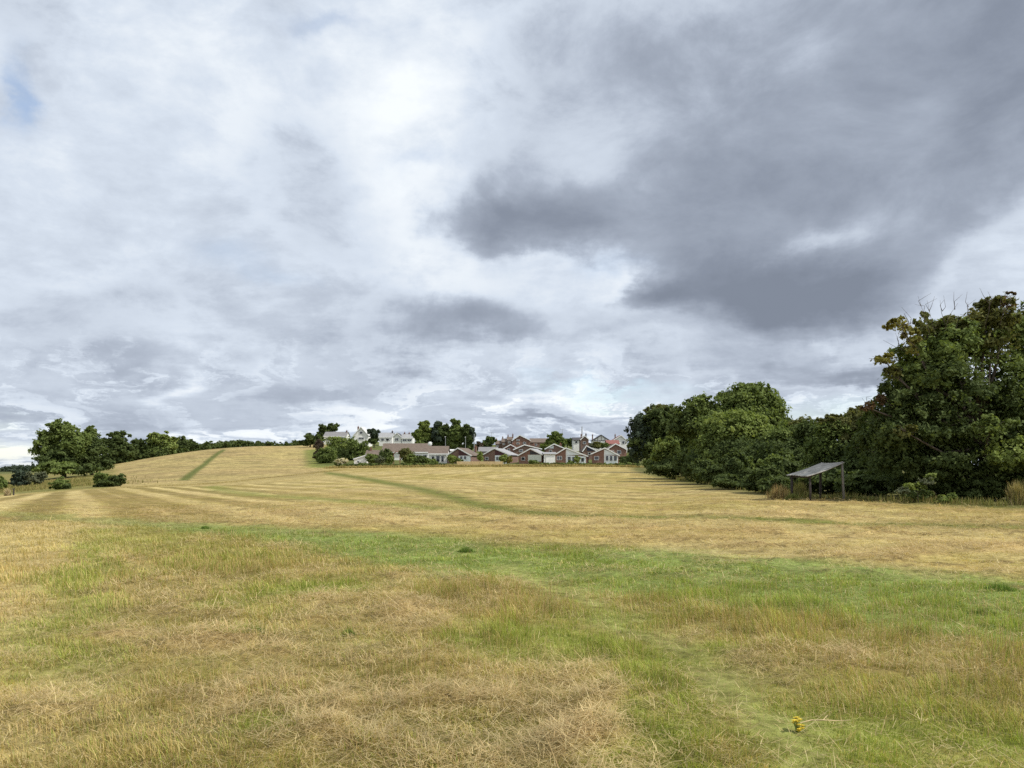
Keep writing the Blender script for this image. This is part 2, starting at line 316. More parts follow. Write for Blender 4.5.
# ------------------------------------------------------------------ world: Nishita sky behind a deck of broken cloud, and the sun
SUN_AZ, SUN_EL = R(107), R(50)        # from the view direction towards the right
w = bpy.data.worlds.new('World'); scene.world = w; w.use_nodes = True
NT = w.node_tree; NT.nodes.clear(); N = NT.nodes; L = NT.links
def mth(op, a, b=None, c=None, clamp=False):
    n = N.new('ShaderNodeMath'); n.operation = op; n.use_clamp = clamp
    for i, v in enumerate((a, b, c)):
        if v is None: continue
        if isinstance(v, (int, float)): n.inputs[i].default_value = v
        else: L.new(v, n.inputs[i])
    return n.outputs[0]
def vec(op, a, b=None, c=None):
    n = N.new('ShaderNodeVectorMath'); n.operation = op
    for i, v in enumerate((a, b, c)):
        if v is None: continue
        if isinstance(v, (tuple, list)): n.inputs[i].default_value = v
        else: L.new(v, n.inputs[i])
    return n.outputs['Value'] if op in ('DOT_PRODUCT', 'LENGTH') else n.outputs[0]
def noise(v, scale, detail=5, rough=.55, lac=2.0, out='Fac', dist=0.0):
    n = N.new('ShaderNodeTexNoise'); n.inputs['Scale'].default_value = scale; n.inputs['Detail'].default_value = detail
    n.inputs['Roughness'].default_value = rough; n.inputs['Lacunarity'].default_value = lac; n.inputs['Distortion'].default_value = dist
    L.new(v, n.inputs['Vector']); return n.outputs[out]
sky = N.new('ShaderNodeTexSky'); sky.sky_type = 'NISHITA'; sky.sun_disc = False; sky.sun_elevation = SUN_EL; sky.sun_rotation = SUN_AZ
sky.air_density = 1.0; sky.dust_density = .6; sky.ozone_density = 1.0
tc = N.new('ShaderNodeTexCoord'); D = vec('NORMALIZE', tc.outputs['Generated'])
sp = N.new('ShaderNodeSeparateXYZ'); L.new(D, sp.inputs[0]); dx, dy, dz = sp.outputs
el = mth('ARCSINE', mth('MAXIMUM', dz, -.1)); az = mth('ARCTAN2', dx, dy)
zc = mth('ADD', mth('MAXIMUM', dz, 0.0), .10)
cb = N.new('ShaderNodeCombineXYZ'); L.new(mth('DIVIDE', dx, zc), cb.inputs[0]); L.new(mth('DIVIDE', dy, zc), cb.inputs[1]); cb.inputs[2].default_value = 3.7
PLN = cb.outputs[0]                                            # the cloud deck seen in perspective
uvb = N.new('ShaderNodeCombineXYZ'); L.new(az, uvb.inputs[0]); L.new(el, uvb.inputs[1]); UV0 = uvb.outputs[0]
wn = noise(PLN, .75, 6, .58, out='Color'); wn2 = noise(UV0, 6.5, 8, .6, out='Color')
UV = vec('MULTIPLY_ADD', vec('SUBTRACT', wn, (.5, .5, .5)), (.22, .13, 0), UV0)
UV = vec('MULTIPLY_ADD', vec('SUBTRACT', wn2, (.5, .5, .5)), (.16, .11, 0), UV)
def ang(px, py):
    u = math.atan((px - CX) / F); return u, math.atan((HY - py) / F * math.cos(u))
def blob(acc, px, py, sx, sy, amp):
    u, v = ang(px, py); k = math.cos(u); su = sx / F * k * k; sv = sy / F * math.cos(v) ** 2
    q = vec('MULTIPLY_ADD', UV, (1 / su, 1 / sv, 0), (-u / su, -v / sv, 0))
    g = mth('POWER', .36788, vec('DOT_PRODUCT', q, q))
    return mth('MULTIPLY_ADD', g, amp, acc)
UVS = vec('MULTIPLY', UV0, (1, 1.7, 1))
fa = noise(PLN, 1.5, 9, .6); fb = noise(UVS, 5.5, 10, .62, dist=.3); fc = noise(PLN, 4.2, 8, .62)
acc = mth('MULTIPLY_ADD', mth('SUBTRACT', fa, .5), .22, .70)
acc = mth('MULTIPLY_ADD', mth('SUBTRACT', fb, .5), .62, acc)
acc = mth('MULTIPLY_ADD', mth('SUBTRACT', fc, .5), .12, acc)
acc = mth('MULTIPLY_ADD', mth('MULTIPLY', dy, -1.0, clamp=True), .22, acc)  # sky behind the camera brightened, added to lift the house fronts
BL = [  # the bright layer: column, row, half widths, brightness added
 (180, 60, 190, 110, .10), (400, 60, 60, 90, .22), (425, 210, 40, 100, .20), (20, 20, 60, 60, -.10), (90, 190, 160, 70, .03), (600, 285, 75, 34, .16), (470, 275, 40, 40, .12), (170, 377, 20, 14, .34), (45, 450, 60, 12, .22),
 (560, 400, 75, 8, .34), (420, 412, 90, 12, .10), (850, 395, 80, 10, .12), (800, 350, 70, 12, .12), (930, 330, 60, 40, .0), (240, 340, 200, 60, -.08), (1010, 120, 120, 120, -.12), (150, 425, 200, 12, -.06), (500, 120, 40, 60, -.06)]
for b_ in BL: acc = blob(acc, *b_)
DK = [  # the dark deck below it: thickness
 (870, 165, 150, 140, .66), (600, 140, 45, 36, -.22), (770, 55, 60, 30, -.16), (930, 120, 40, 30, -.14), (700, 115, 150, 115, .46), (720, 10, 170, 70, .34), (950, 40, 140, 100, .46), (620, 200, 120, 50, .45), (522, 232, 75, 38, .75), (800, 302, 140, 40, 1.0), (710, 262, 120, 46, .55), (560, 70, 100, 130, .32), (440, 335, 85, 40, .80),
 (640, 306, 58, 32, .85), (600, 352, 130, 14, .40), (325, 190, 75, 80, .42), (50, 325, 90, 40, .40), (90, 405, 150, 22, .50), (300, 385, 90, 28, .50), (560, 422, 80, 8, .60), (840, 372, 95, 11, .75), (20, 20, 70, 60, .30), (1015, 70, 70, 130, .34), (975, 175, 60, 80, .22), (740, 362, 60, 12, .45), (400, 425, 200, 7, .3),
 (812, 236, 32, 14, -.35), (1005, 250, 46, 50, -.40), (598, 283, 62, 24, -.55), (150, 290, 120, 20, .25)]
thk = mth('MULTIPLY_ADD', mth('SUBTRACT', fb, .5), 1.25, 0.05)
fd = noise(UVS, 16, 9, .60); thk = mth('MULTIPLY_ADD', mth('SUBTRACT', fd, .5), .42, thk)
thk = mth('MULTIPLY_ADD', mth('SUBTRACT', fa, .5), .5, thk)
for b_ in DK: thk = blob(thk, *b_)
mr = N.new('ShaderNodeMapRange'); mr.interpolation_type = 'SMOOTHSTEP'; L.new(thk, mr.inputs[0]); mr.inputs[1].default_value = .06; mr.inputs[2].default_value = .82
acc = mth('MULTIPLY_ADD', mth('SUBTRACT', fd, .5), .30, acc)
lo = N.new('ShaderNodeMapRange'); L.new(el, lo.inputs[0]); lo.inputs[1].default_value = .17; lo.inputs[2].default_value = .03
pf = N.new('ShaderNodeMapRange'); pf.interpolation_type = 'SMOOTHSTEP'; L.new(noise(vec('MULTIPLY', UV, (1, 1.9, 1)), 13, 8, .6), pf.inputs[0]); pf.inputs[1].default_value = .48; pf.inputs[2].default_value = .58
acc = mth('MULTIPLY_ADD', mth('MULTIPLY', lo.outputs[0], mth('SUBTRACT', pf.outputs[0], .42)), .42, acc)
rim = mth('MULTIPLY', mr.outputs[0], mth('SUBTRACT', 1.0, mr.outputs[0])); acc = mth('MULTIPLY_ADD', rim, .45, acc)
dval = mth('MULTIPLY_ADD', thk, -.46, .70); dval = mth('MULTIPLY_ADD', mth('SUBTRACT', fa, .5), .22, dval)
dval = mth('MULTIPLY_ADD', mth('SUBTRACT', fd, .5), .30, dval); dval = mth('MAXIMUM', dval, .10)
mask = mth('MULTIPLY', mr.outputs[0], .94)
acc = mth('ADD', mth('MULTIPLY', acc, mth('SUBTRACT', 1.0, mask)), mth('MULTIPLY', dval, mask))
# no layout of its own behind the camera: drifting noise and the added brightness
cr = N.new('ShaderNodeValToRGB'); cr.color_ramp.interpolation = 'LINEAR'; E = cr.color_ramp.elements
E[0].position = 0.0; E[0].color = (.150, .175, .222, 1); E[1].position = 1.0; E[1].color = (.83, .87, .90, 1)
for p, c in ((.22, (.225, .258, .322)), (.5, (.40, .45, .535)), (.75, (.60, .665, .755))):
    e = E.new(p); e.color = (*c, 1)
L.new(acc, cr.inputs[0])
STR = .10
cl = vec('MULTIPLY', cr.outputs[0], (1 / STR,) * 3)
# gaps of blue
zero = N.new('ShaderNodeValue'); zero.outputs[0].default_value = 0.0
hole = zero.outputs[0]
for b_ in ((4, 92, 14, 24, .6), (432, 160, 22, 12, .22), (242, 258, 30, 16, .16), (275, 282, 30, 10, .12), (600, 390, 60, 6, .5), (330, 2, 30, 8, .3), (835, 412, 40, 14, .4), (0, 455, 40, 14, .5), (600, 262, 30, 10, .14)): hole = blob(hole, *b_)
hole = mth('MINIMUM', hole, .92)
mx = N.new('ShaderNodeMixRGB'); L.new(hole, mx.inputs[0]); L.new(cl, mx.inputs[1])
sk = vec('MULTIPLY', sky.outputs[0], (1.6, 1.6, 1.6)); L.new(sk, mx.inputs[2])
bg = N.new('ShaderNodeBackground'); bg.inputs['Strength'].default_value = STR; L.new(mx.outputs[0], bg.inputs[0])
wo = N.new('ShaderNodeOutputWorld'); L.new(bg.outputs[0], wo.inputs[0])
w.cycles.sampling_method = 'MANUAL'; w.cycles.sample_map_resolution = 256
sl = bpy.data.lights.new('sun', 'SUN'); sl.energy = 4.0; sl.angle = R(.53); sl.color = (1, .955, .88)
so = bpy.data.objects.new('sun', sl); COL.objects.link(so)
sd = Vector((math.sin(SUN_AZ) * math.cos(SUN_EL), math.cos(SUN_AZ) * math.cos(SUN_EL), math.sin(SUN_EL)))
so.rotation_euler = sd.to_track_quat('Z', 'Y').to_euler(); so.location = sd * 100

# ------------------------------------------------------------------ camera
cam = bpy.data.cameras.new('camera'); co = bpy.data.objects.new('camera', cam); COL.objects.link(co); scene.camera = co
co.location = (0, 0, EYE + hz(0, 5) * 0); co.rotation_euler = (math.pi / 2, 0, 0)
cam.sensor_width = 36; cam.lens = F / 1024 * 36; cam.shift_y = (HY - 384) / 1024; cam.clip_start = .1; cam.clip_end = 20000
scene.view_settings.view_transform = 'Standard'; scene.view_settings.look = 'None'; scene.view_settings.gamma = 1; scene.view_settings.exposure = 0.2
scene.cycles.max_bounces = 5; scene.cycles.diffuse_bounces = 3; scene.cycles.glossy_bounces = 2; scene.cycles.transmission_bounces = 3; scene.cycles.use_denoising = False
scene.cycles.caustics_reflective = False; scene.cycles.caustics_refractive = False

# ------------------------------------------------------------------ ground sheet
def relief(x, y, lit):
    r = np.hypot(x, y); k = 1 - sst(25, 60, r)
    return k * (.07 * (fbm(x / .8, y / .8, 201, 3) - .5) + .10 * lit * fbm(x / .25, y / .25, 211, 2))
def build_ground():
    a1 = np.arange(-40, 40.001, .115); a2 = np.arange(44, 316.1, 4.0); A = np.radians(np.concatenate([a1, a2]))
    r = [1.2]
    while r[-1] < 4800: r.append(r[-1] * (1.0135 if 3 < r[-1] < 600 else 1.08))
    r = np.array(r); RR, AA = np.meshgrid(r, A, indexing='ij'); x = (RR * np.sin(AA)).ravel(); y = (RR * np.cos(AA)).ravel()
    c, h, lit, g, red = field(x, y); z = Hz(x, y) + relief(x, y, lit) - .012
    nr, na = RR.shape; idx = np.arange(nr * na).reshape(nr, na); nxt = np.roll(idx, -1, axis=1)
    q = np.stack([idx[:-1], nxt[:-1], nxt[1:], idx[1:]], -1).reshape(-1, 4)[:, ::-1]
    V = np.concatenate([np.stack([x, y, z], 1), [[0, 0, 0]]]); c = np.concatenate([c, c[:1]])
    ctr = np.stack([np.full(na, nr * na), nxt[0], idx[0]], -1)[:, ::-1]
    m, N_, L_ = nmat('field_ground'); out = N_.new('ShaderNodeOutputMaterial'); b = N_.new('ShaderNodeBsdfPrincipled'); b.inputs['Roughness'].default_value = .95; b.inputs['Specular IOR Level'].default_value = .1
    at_ = N_.new('ShaderNodeAttribute'); at_.attribute_name = 'col'; t = N_.new('ShaderNodeTexCoord')
    n1 = N_.new('ShaderNodeTexNoise'); n1.inputs['Scale'].default_value = 7; n1.inputs['Detail'].default_value = 9; n1.inputs['Roughness'].default_value = .72
    n2 = N_.new('ShaderNodeTexNoise'); n2.inputs['Scale'].default_value = 1.1; n2.inputs['Detail'].default_value = 8; n2.inputs['Roughness'].default_value = .7
    r1 = N_.new('ShaderNodeValToRGB'); e = r1.color_ramp.elements; e[0].position = .34; e[0].color = (.52, .48, .42, 1); e[1].position = .66; e[1].color = (1.30, 1.28, 1.22, 1)
    r2 = N_.new('ShaderNodeValToRGB'); e = r2.color_ramp.elements; e[0].position = .36; e[0].color = (.70, .68, .62, 1); e[1].position = .62; e[1].color = (1.12, 1.12, 1.1, 1)
    x1 = N_.new('ShaderNodeMixRGB'); x1.blend_type = 'MULTIPLY'; x1.inputs[0].default_value = 1; x2 = N_.new('ShaderNodeMixRGB'); x2.blend_type = 'MULTIPLY'; x2.inputs[0].default_value = 1
    for n_ in (n1, n2): L_.new(t.outputs['Object'], n_.inputs['Vector'])
    L_.new(n1.outputs['Fac'], r1.inputs[0]); L_.new(n2.outputs['Fac'], r2.inputs[0])
    L_.new(at_.outputs['Color'], x1.inputs[1]); L_.new(r1.outputs[0], x1.inputs[2]); L_.new(x1.outputs[0], x2.inputs[1]); L_.new(r2.outputs[0], x2.inputs[2]); L_.new(x2.outputs[0], b.inputs['Base Color'])
    bp = N_.new('ShaderNodeBump'); bp.inputs['Strength'].default_value = .8; bp.inputs['Distance'].default_value = .05; L_.new(n1.outputs['Fac'], bp.inputs['Height']); L_.new(bp.outputs[0], b.inputs['Normal'])
    L_.new(b.outputs[0], out.inputs[0])
    o = link('ground', mesh_np('ground', V, [q, ctr], m, c, True)); tag(o, kind='structure')
build_ground()

# ------------------------------------------------------------------ grass: standing blades and hay litter
def blades(name, x, y, z, hgt, wid, lean, azim, col, tipcol, bendk=.5, bend=True):
    n = len(x); base = np.stack([x, y, z], 1); dirh = np.stack([np.cos(azim), np.sin(azim), np.zeros(n)], 1)
    side = np.stack([-np.sin(azim + RNG.normal(0, .8, n)), np.cos(azim), np.zeros(n)], 1); side /= np.linalg.norm(side, axis=1)[:, None] + 1e-9
    up = np.array([0, 0, 1.0]); l1 = lean * bendk; l2 = lean
    mid = base + (dirh * np.sin(l1)[:, None] + up * np.cos(l1)[:, None]) * (hgt * .55)[:, None]
    tip = mid + (dirh * np.sin(l2)[:, None] + up * np.cos(l2)[:, None]) * (hgt * .45)[:, None]
    s = side * (wid / 2)[:, None]
    V = np.stack([base - s, base + s, mid + s * .8, mid - s * .8, tip], 1).reshape(-1, 3)
    k = np.arange(n) * 5; q = np.stack([k, k + 1, k + 2, k + 3], 1); t = np.stack([k + 3, k + 2, k + 4], 1)
    C = np.stack([col * .8, col * .8, col, col, tipcol], 1).reshape(-1, 3)
    return mesh_np(name, V, [q, t], M['blade'], C)
def scatter(n, r0, r1, half=46):
    u = RNG.random(n); r = r0 * (r1 / r0) ** u; a = np.radians(RNG.uniform(-half, half, n)); return r * np.sin(a), r * np.cos(a), r
def far_(x, y): return sst(12, 18, y)
def build_grass():
    n = 640000; x, y, r = scatter(n, 3.3, 46)
    # tufts: blades gather round tuft centres
    c, h, lit, g, red = field(x, y)
    keep = RNG.random(n) < np.clip(.42 + .5 * sst(.35, .6, fbm(x / .16, y / .16, 501, 2)) + .3 * g - .5 * lit, .06, 1) * (1 - .5 * sst(20, 48, r))
    x, y, r, c, h, lit, g, red = [v[keep] for v in (x, y, r, c, h, lit, g, red)]; n = len(x)
    z = Hz(x, y) + relief(x, y, lit) - .02
    tuft = sst(.40, .72, fbm(x / .38, y / .38, 511, 3)); h = h * (.72 + .28 * sst(6, 10, r)) * RNG.uniform(.45, 1.5, n) * (.6 + 1.1 * tuft); wid = np.maximum(.0035, .00052 * r) * RNG.uniform(.7, 1.6, n)
    isg = RNG.random(n) < np.clip(g * .85 + .12, 0, 1)
    dry = np.array([.64, .53, .23]); drb = np.array([.52, .38, .16]); gr = np.array([.21, .29, .045]); gl = np.array([.40, .44, .10])
    tt = RNG.random(n)[:, None]; cd = dry * (1 - tt) + drb * tt; cg = gr * (1 - tt) + gl * tt
    cd = cd * (1 - .6 * red[:, None]) + np.array([.46, .32, .165]) * .6 * red[:, None]
    C = np.where(isg[:, None], cg, cd) * RNG.uniform(.7, 1.25, n)[:, None] * (.62 + .76 * fbm(x / .22, y / .22, 531, 2))[:, None]
    kc = (.28 + .5 * sst(14, 22, r))[:, None]; C = C * (1 - kc) + c * kc * 1.3
    T = np.where(isg[:, None], C * np.array([1.25, 1.12, 1.0]), C * np.array([1.08, 1.0, .95]))
    o = link('grass', blades('grass', x, y, z, h, wid, np.abs(RNG.normal(.75, .45, n)), RNG.uniform(0, 2 * math.pi, n) * .6 + 2 * math.pi * .8 * fbm(x / .45, y / .45, 521, 2), C, T))
    tag(o, 'short mixed green and dry grass over the near field', 'grass', kind='stuff')
    # hay litter lying on the ground
    n = 560000; x, y, r = scatter(n, 3.3, 42); c, h, lit, g, red = field(x, y)
    keep = RNG.random(n) < np.clip(lit * 1.05 + .13 + .12 * far_(x, y), 0, 1) * (1 - .8 * np.clip(g - .3, 0, 1)) * (1 - .5 * sst(20, 40, r))
    x, y, r, c, lit = [v[keep] for v in (x, y, r, c, lit)]; n = len(x)
    ln = RNG.uniform(.03, .13, n) * np.where(RNG.random(n) < .012, 2.6, 1) * (1 + .4 * lit) * (1 + .02 * r); z = Hz(x, y) + relief(x, y, lit) + RNG.random(n) * (.03 + .06 * lit)
    tt = RNG.random(n)[:, None]; C = (np.array([.72, .60, .33]) * (1 - tt) + np.array([.46, .32, .155]) * tt) * (.62 + .72 * fbm(x / .16, y / .16, 541, 2))[:, None] * RNG.uniform(.7, 1.15, n)[:, None]
    kc = (.15 + .6 * sst(14, 22, r))[:, None]; C = C * (1 - kc) + c * kc * 1.3
    o = link('hay_litter', blades('hay_litter', x, y, z, ln, np.maximum(.003, .00045 * r) * RNG.uniform(.7, 1.5, n), RNG.normal(1.42, .2, n), RNG.uniform(0, 2 * math.pi, n), C, C * 1.05, bendk=.97))
    tag(o, 'brown and straw coloured mown hay lying on the near field', 'hay', kind='stuff')
    # fine reddish seed heads
    n = 60000; x, y, r = scatter(n, 5, 26); c, h, lit, g, red = field(x, y)
    keep = RNG.random(n) < red * .7; x, y, r, lit = [v[keep] for v in (x, y, r, lit)]; n = len(x)
    C = np.array([.50, .37, .20]) * RNG.uniform(.75, 1.25, n)[:, None]
    o = link('seed_heads', blades('seed_heads', x, y, Hz(x, y) + relief(x, y, lit) - .02, RNG.uniform(.10, .24, n), np.maximum(.0025, .00034 * r), np.abs(RNG.normal(.3, .2, n)), RNG.uniform(0, 2 * math.pi, n), C, C * np.array([1.1, .9, .85])))
    tag(o, 'fine reddish seed heads standing in the near grass', 'grass', kind='stuff')
build_grass()

# ------------------------------------------------------------------ foliage
PAL = dict(dark=((0.0504, 0.0739, 0.0246), (0.1176, 0.1512, 0.0504)), mid=((0.0854, 0.122, 0.0342), (0.2013, 0.2501, 0.0756)), light=((0.1239, 0.1711, 0.0401), (0.2655, 0.3127, 0.0944)),  # dark and light also paint shaded and lit parts of a crown
           yellow=((.17, .17, .045), (.27, .24, .07)), red=((.085, .065, .035), (.16, .095, .055)), olive=((0.0978, 0.1092, 0.0345), (0.161, 0.161, 0.0575)),
           purple=((.075, .055, .045), (.11, .085, .06)), cream=((.50, .46, .30), (.60, .56, .40)), blue=((.050, .070, .050), (.080, .105, .07)), grey=((.10, .12, .07), (.17, .18, .11)), straw=((.40, .29, .13), (.30, .2, .09)))
def leaves(lobes, n, size, seed, clump=.22, fill=.22, ragged=0.0, up=.5, flat=.85):
    """lobes: (x,y,z,rx,ry,rz,palette); returns a mesh of single leaf faces gathered into clumps"""
    rg = np.random.default_rng(seed); P = []; C = []; O = []
    ar = np.array([l[3] * l[4] + l[3] * l[5] + l[4] * l[5] for l in lobes]); nn = (n * ar / ar.sum()).astype(int) + 20
    for l, m in zip(lobes, nn):
        c = np.array(l[:3]); rad = np.array(l[3:6]); p0, p1 = (np.array(v) for v in PAL[l[6]])
        ks = int(np.clip(m / 160, 7, 26)); ds = rg.normal(size=(ks, 3)); ds /= np.linalg.norm(ds, axis=1)[:, None]; ds[:, 2] = np.where(ds[:, 2] < -.6, -ds[:, 2], ds[:, 2])
        sc_ = ds * (rg.uniform(.50, .82, ks) + ragged * (rg.random(ks) ** 2 * .42 - .08))[:, None]; sr = rg.uniform(.26, .50, ks); sbr = rg.random(ks)
        k = max(ks * 3, int(m / 40)); si = np.concatenate([np.arange(ks), rg.integers(0, ks, k - ks)]); d = rg.normal(size=(k, 3)); d /= np.linalg.norm(d, axis=1)[:, None]; d[:, 2] = np.where(d[:, 2] < -.3, -d[:, 2], d[:, 2])
        cc = sc_[si] + d * (sr[si] * rg.uniform(.55, 1.05, k))[:, None] * np.array([1, 1, flat]); bright = .55 * sbr[si] + .45 * rg.random(k)
        i = rg.integers(0, k, m); cr_ = clump * rg.uniform(.35, .85, k)
        q = cc[i] + rg.normal(size=(m, 3)) * cr_[i][:, None] * .5
        f = rg.random(m) < fill; d2 = rg.normal(size=(m, 3)); d2 /= np.linalg.norm(d2, axis=1)[:, None]
        q[f] = d2[f] * (rg.random(f.sum()) ** .5 * .78)[:, None]
        P.append(c + q * rad); O.append(q - sc_[si][i] * .6)
        t = np.clip(bright[i] * .8 + rg.random(m) * .4 - .05, 0, 1)[:, None]; C.append(p0 * (1 - t) + p1 * t)
    P = np.concatenate(P); C = np.concatenate(C); O = np.concatenate(O); n = len(P)
    nr = O / (np.linalg.norm(O, axis=1)[:, None] + 1e-6) + rg.normal(size=(n, 3)) * .75 + np.array([0, 0, up]); nr /= np.linalg.norm(nr, axis=1)[:, None]
    t = np.cross(nr, rg.normal(size=(n, 3))); t /= np.linalg.norm(t, axis=1)[:, None] + 1e-6; b = np.cross(nr, t)
    s = (size * rg.uniform(.55, 1.35, n))[:, None]
    V = np.stack([P - t * s, P + b * s * .55 - t * s * .1, P + t * s, P - b * s * .55 - t * s * .1], 1).reshape(-1, 3)
    k = np.arange(n) * 4; return V, np.stack([k, k + 1, k + 2, k + 3], 1), np.repeat(C, 4, axis=0)
def plant(name, label, cat, Y, base_px, lobes_px, n, size, seed, group=None, depth=.85, trunk=.16, trunkmat='bark', clump=.22, fill=.22, limbs=True, twigs=None, zoff=0.0, ragged=.35, flat=.85, base_y=None, trunkpart='trunk'):
    """lobes_px: (column, row, half width, half height, dY, palette) measured at distance Y"""
    k = Y / F; bx = (base_px - CX) * k; by = Y if base_y is None else base_y; bz = hz(bx, by) - .05 + zoff
    root = empty(name, (bx, by, bz)); tag(root, label, cat, group)
    lb = []
    for (px, py, rx, ry, dY, pal) in lobes_px:
        Yl = Y + dY; p = at(px, py, Yl); kk = Yl / F
        lb.append((p.x - bx, p.y - by, p.z - bz, rx * kk, max(rx, ry) * kk * depth, ry * kk, pal))
    lob = [(a, b, max(c, f * .55), d, e, f, g) for a, b, c, d, e, f, g in lb]
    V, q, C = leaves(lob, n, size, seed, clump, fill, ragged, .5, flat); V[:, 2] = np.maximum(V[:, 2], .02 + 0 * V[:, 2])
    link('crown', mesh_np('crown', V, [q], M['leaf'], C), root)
    rd = random.Random(seed); m = MB(); top = max(l[2] for l in lob); cxm = sum(l[0] for l in lob) / len(lob); cym = sum(l[1] for l in lob) / len(lob)
    r0 = trunk; th = top * .8
    pts = [(0, 0, -.2), (r0 * .3, 0, th * .25), (cxm * .35, cym * .3, th * .55), (cxm * .8, cym * .8, th)]
    m.tube(pts, [r0 * 1.25, r0 * .95, r0 * .7, r0 * .25], 8)
    if limbs:
        for l in lob:
            s = rd.uniform(.25, .6); a = Vector((cxm * .3 * s, cym * .3 * s, th * s)); e = Vector(l[:3]); mid = (a + e) / 2 + Vector((rd.uniform(-.1, .1) * l[3], rd.uniform(-.1, .1) * l[3], -.12 * (e - a).length))
            m.tube([a, mid, e], [r0 * .45, r0 * .3, r0 * .1], 6)
            for j in range(5):
                d = Vector((rd.gauss(0, 1), rd.gauss(0, 1), rd.uniform(-.2, 1))).normalized()
                tip = e + Vector((d.x * l[3], d.y * l[4], d.z * l[5])) * .95
                m.tube([e, (e + tip) / 2 + Vector((0, 0, -.04 * l[5])), tip], [r0 * .13, r0 * .08, r0 * .02], 5)
    for tw in (twigs or []):
        pp = [at(px, py, Y + dY) - Vector((bx, by, bz)) for px, py, dY in tw]
        m.tube(pp, [.015 - .011 * i / (len(pp) - 1) for i in range(len(pp))], 5)
    m.build(trunkpart, M[trunkmat], root, smooth=True)
    return root

TW = []
rd = random.Random(3)
for (x0, y0, x1, y1) in ((930, 335, 918, 296), (935, 335, 927, 300), (945, 330, 958, 303), (915, 355, 883, 340), (905, 370, 872, 356), (925, 340, 905, 318), (985, 325, 990, 296), (1000, 325, 1012, 298), (1010, 330, 1022, 318), (920, 350, 898, 330), (880, 420, 862, 398), (945, 325, 940, 300), (970, 320, 968, 302)):
    dY = rd.uniform(-2, 0); TW.append([(x0, y0, dY), ((x0 + x1) / 2 + rd.uniform(-3, 3), (y0 + y1) / 2, dY), (x1, y1, dY)])
    for j in range(2):
        t = rd.uniform(.4, .8); xs = x0 + (x1 - x0) * t; ys = y0 + (y1 - y0) * t; TW.append([(xs, ys, dY), (xs + rd.uniform(-6, 6), ys - rd.uniform(4, 10), dY), (xs + rd.uniform(-10, 10), ys - rd.uniform(9, 18), dY)])
plant('large_tree', 'tallest tree, at the right edge, with bare twigs and yellowish leaves at its top', 'tree', 37.5, 985,
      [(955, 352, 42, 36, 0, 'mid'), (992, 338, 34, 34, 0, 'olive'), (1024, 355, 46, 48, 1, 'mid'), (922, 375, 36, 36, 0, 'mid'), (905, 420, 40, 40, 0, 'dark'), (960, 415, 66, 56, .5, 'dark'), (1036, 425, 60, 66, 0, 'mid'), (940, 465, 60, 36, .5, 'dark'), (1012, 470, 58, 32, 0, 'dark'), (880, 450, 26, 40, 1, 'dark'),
       (900, 325, 13, 10, -1, 'yellow'), (912, 345, 14, 14, -1, 'yellow'), (884, 360, 16, 7, -1, 'yellow'), (892, 374, 13, 9, -1, 'olive'), (988, 306, 16, 10, 0, 'olive'), (1008, 303, 11, 9, 0, 'red'), (975, 318, 16, 12, 0, 'yellow'), (952, 330, 22, 16, 0, 'olive'), (882, 400, 8, 6, -.6, 'red'), (896, 410, 10, 7, -.2, 'red'), (905, 424, 8, 8, .2, 'red'), (905, 432, 12, 10, -2.0, 'olive'), (925, 330, 14, 18, 0, 'olive'), (868, 408, 8, 6, -1, 'red'), (1045, 330, 40, 40, 1, 'mid'), (1008, 455, 26, 20, -2.2, 'light'), (990, 430, 20, 16, -2.2, 'mid'), (925, 390, 34, 34, 1.5, 'dark'), (945, 362, 34, 36, 1.5, 'mid'), (905, 400, 26, 26, .5, 'mid'), (930, 430, 40, 34, -.5, 'dark'), (895, 440, 30, 36, -.5, 'dark'), (910, 455, 40, 36, 3, 'dark'), (960, 440, 60, 50, 4, 'dark'), (1010, 420, 60, 60, 4, 'dark')],
      150000, .10, 101, trunk=.22, twigs=TW, clump=.17, fill=.20, ragged=.85, flat=.65)
# the hedge of trees and thicket running away from the big tree
HG = 'trees and thicket of the tall hedge on the right'  # light tops, dark feet: overhead sun and shade put into leaf colours
plant('hedge_tree', 'thin topped olive green tree behind the open shelter, against the big right-hand tree', 'tree', 50, 850, [(850, 432, 22, 20, 0, 'olive'), (835, 447, 26, 26, 0, 'mid'), (866, 440, 24, 28, 0, 'olive'), (848, 470, 34, 30, 0, 'dark'), (828, 425, 14, 10, 0, 'olive'), (860, 415, 14, 9, 0, 'olive'), (878, 425, 16, 16, -3, 'dark'), (872, 465, 30, 36, -4, 'dark')], 52000, .11, 102, HG, trunk=.14)
plant('hedge_tree', 'low rounded hedge tree just left of the shelter roof', 'tree', 60, 800, [(803, 440, 22, 20, 0, 'olive'), (785, 452, 26, 28, 0, 'mid'), (815, 455, 28, 32, -2, 'dark'), (796, 470, 40, 28, -2, 'dark'), (770, 470, 30, 30, 0, 'dark')], 52000, .12, 103, HG, trunk=.14)
plant('hedge_tree', 'broad full crowned tree, highest of the middle of the hedge', 'tree', 84, 745, [(748, 408, 32, 24, 0, 'mid'), (722, 413, 24, 20, 0, 'mid'), (770, 422, 20, 24, 0, 'mid'), (698, 410, 16, 15, 0, 'mid'), (690, 425, 20, 18, 0, 'dark'), (735, 440, 52, 34, 0, 'mid'), (783, 432, 9, 16, 0, 'dark'), (755, 396, 20, 12, 0, 'mid')], 70000, .17, 104, HG, trunk=.3)
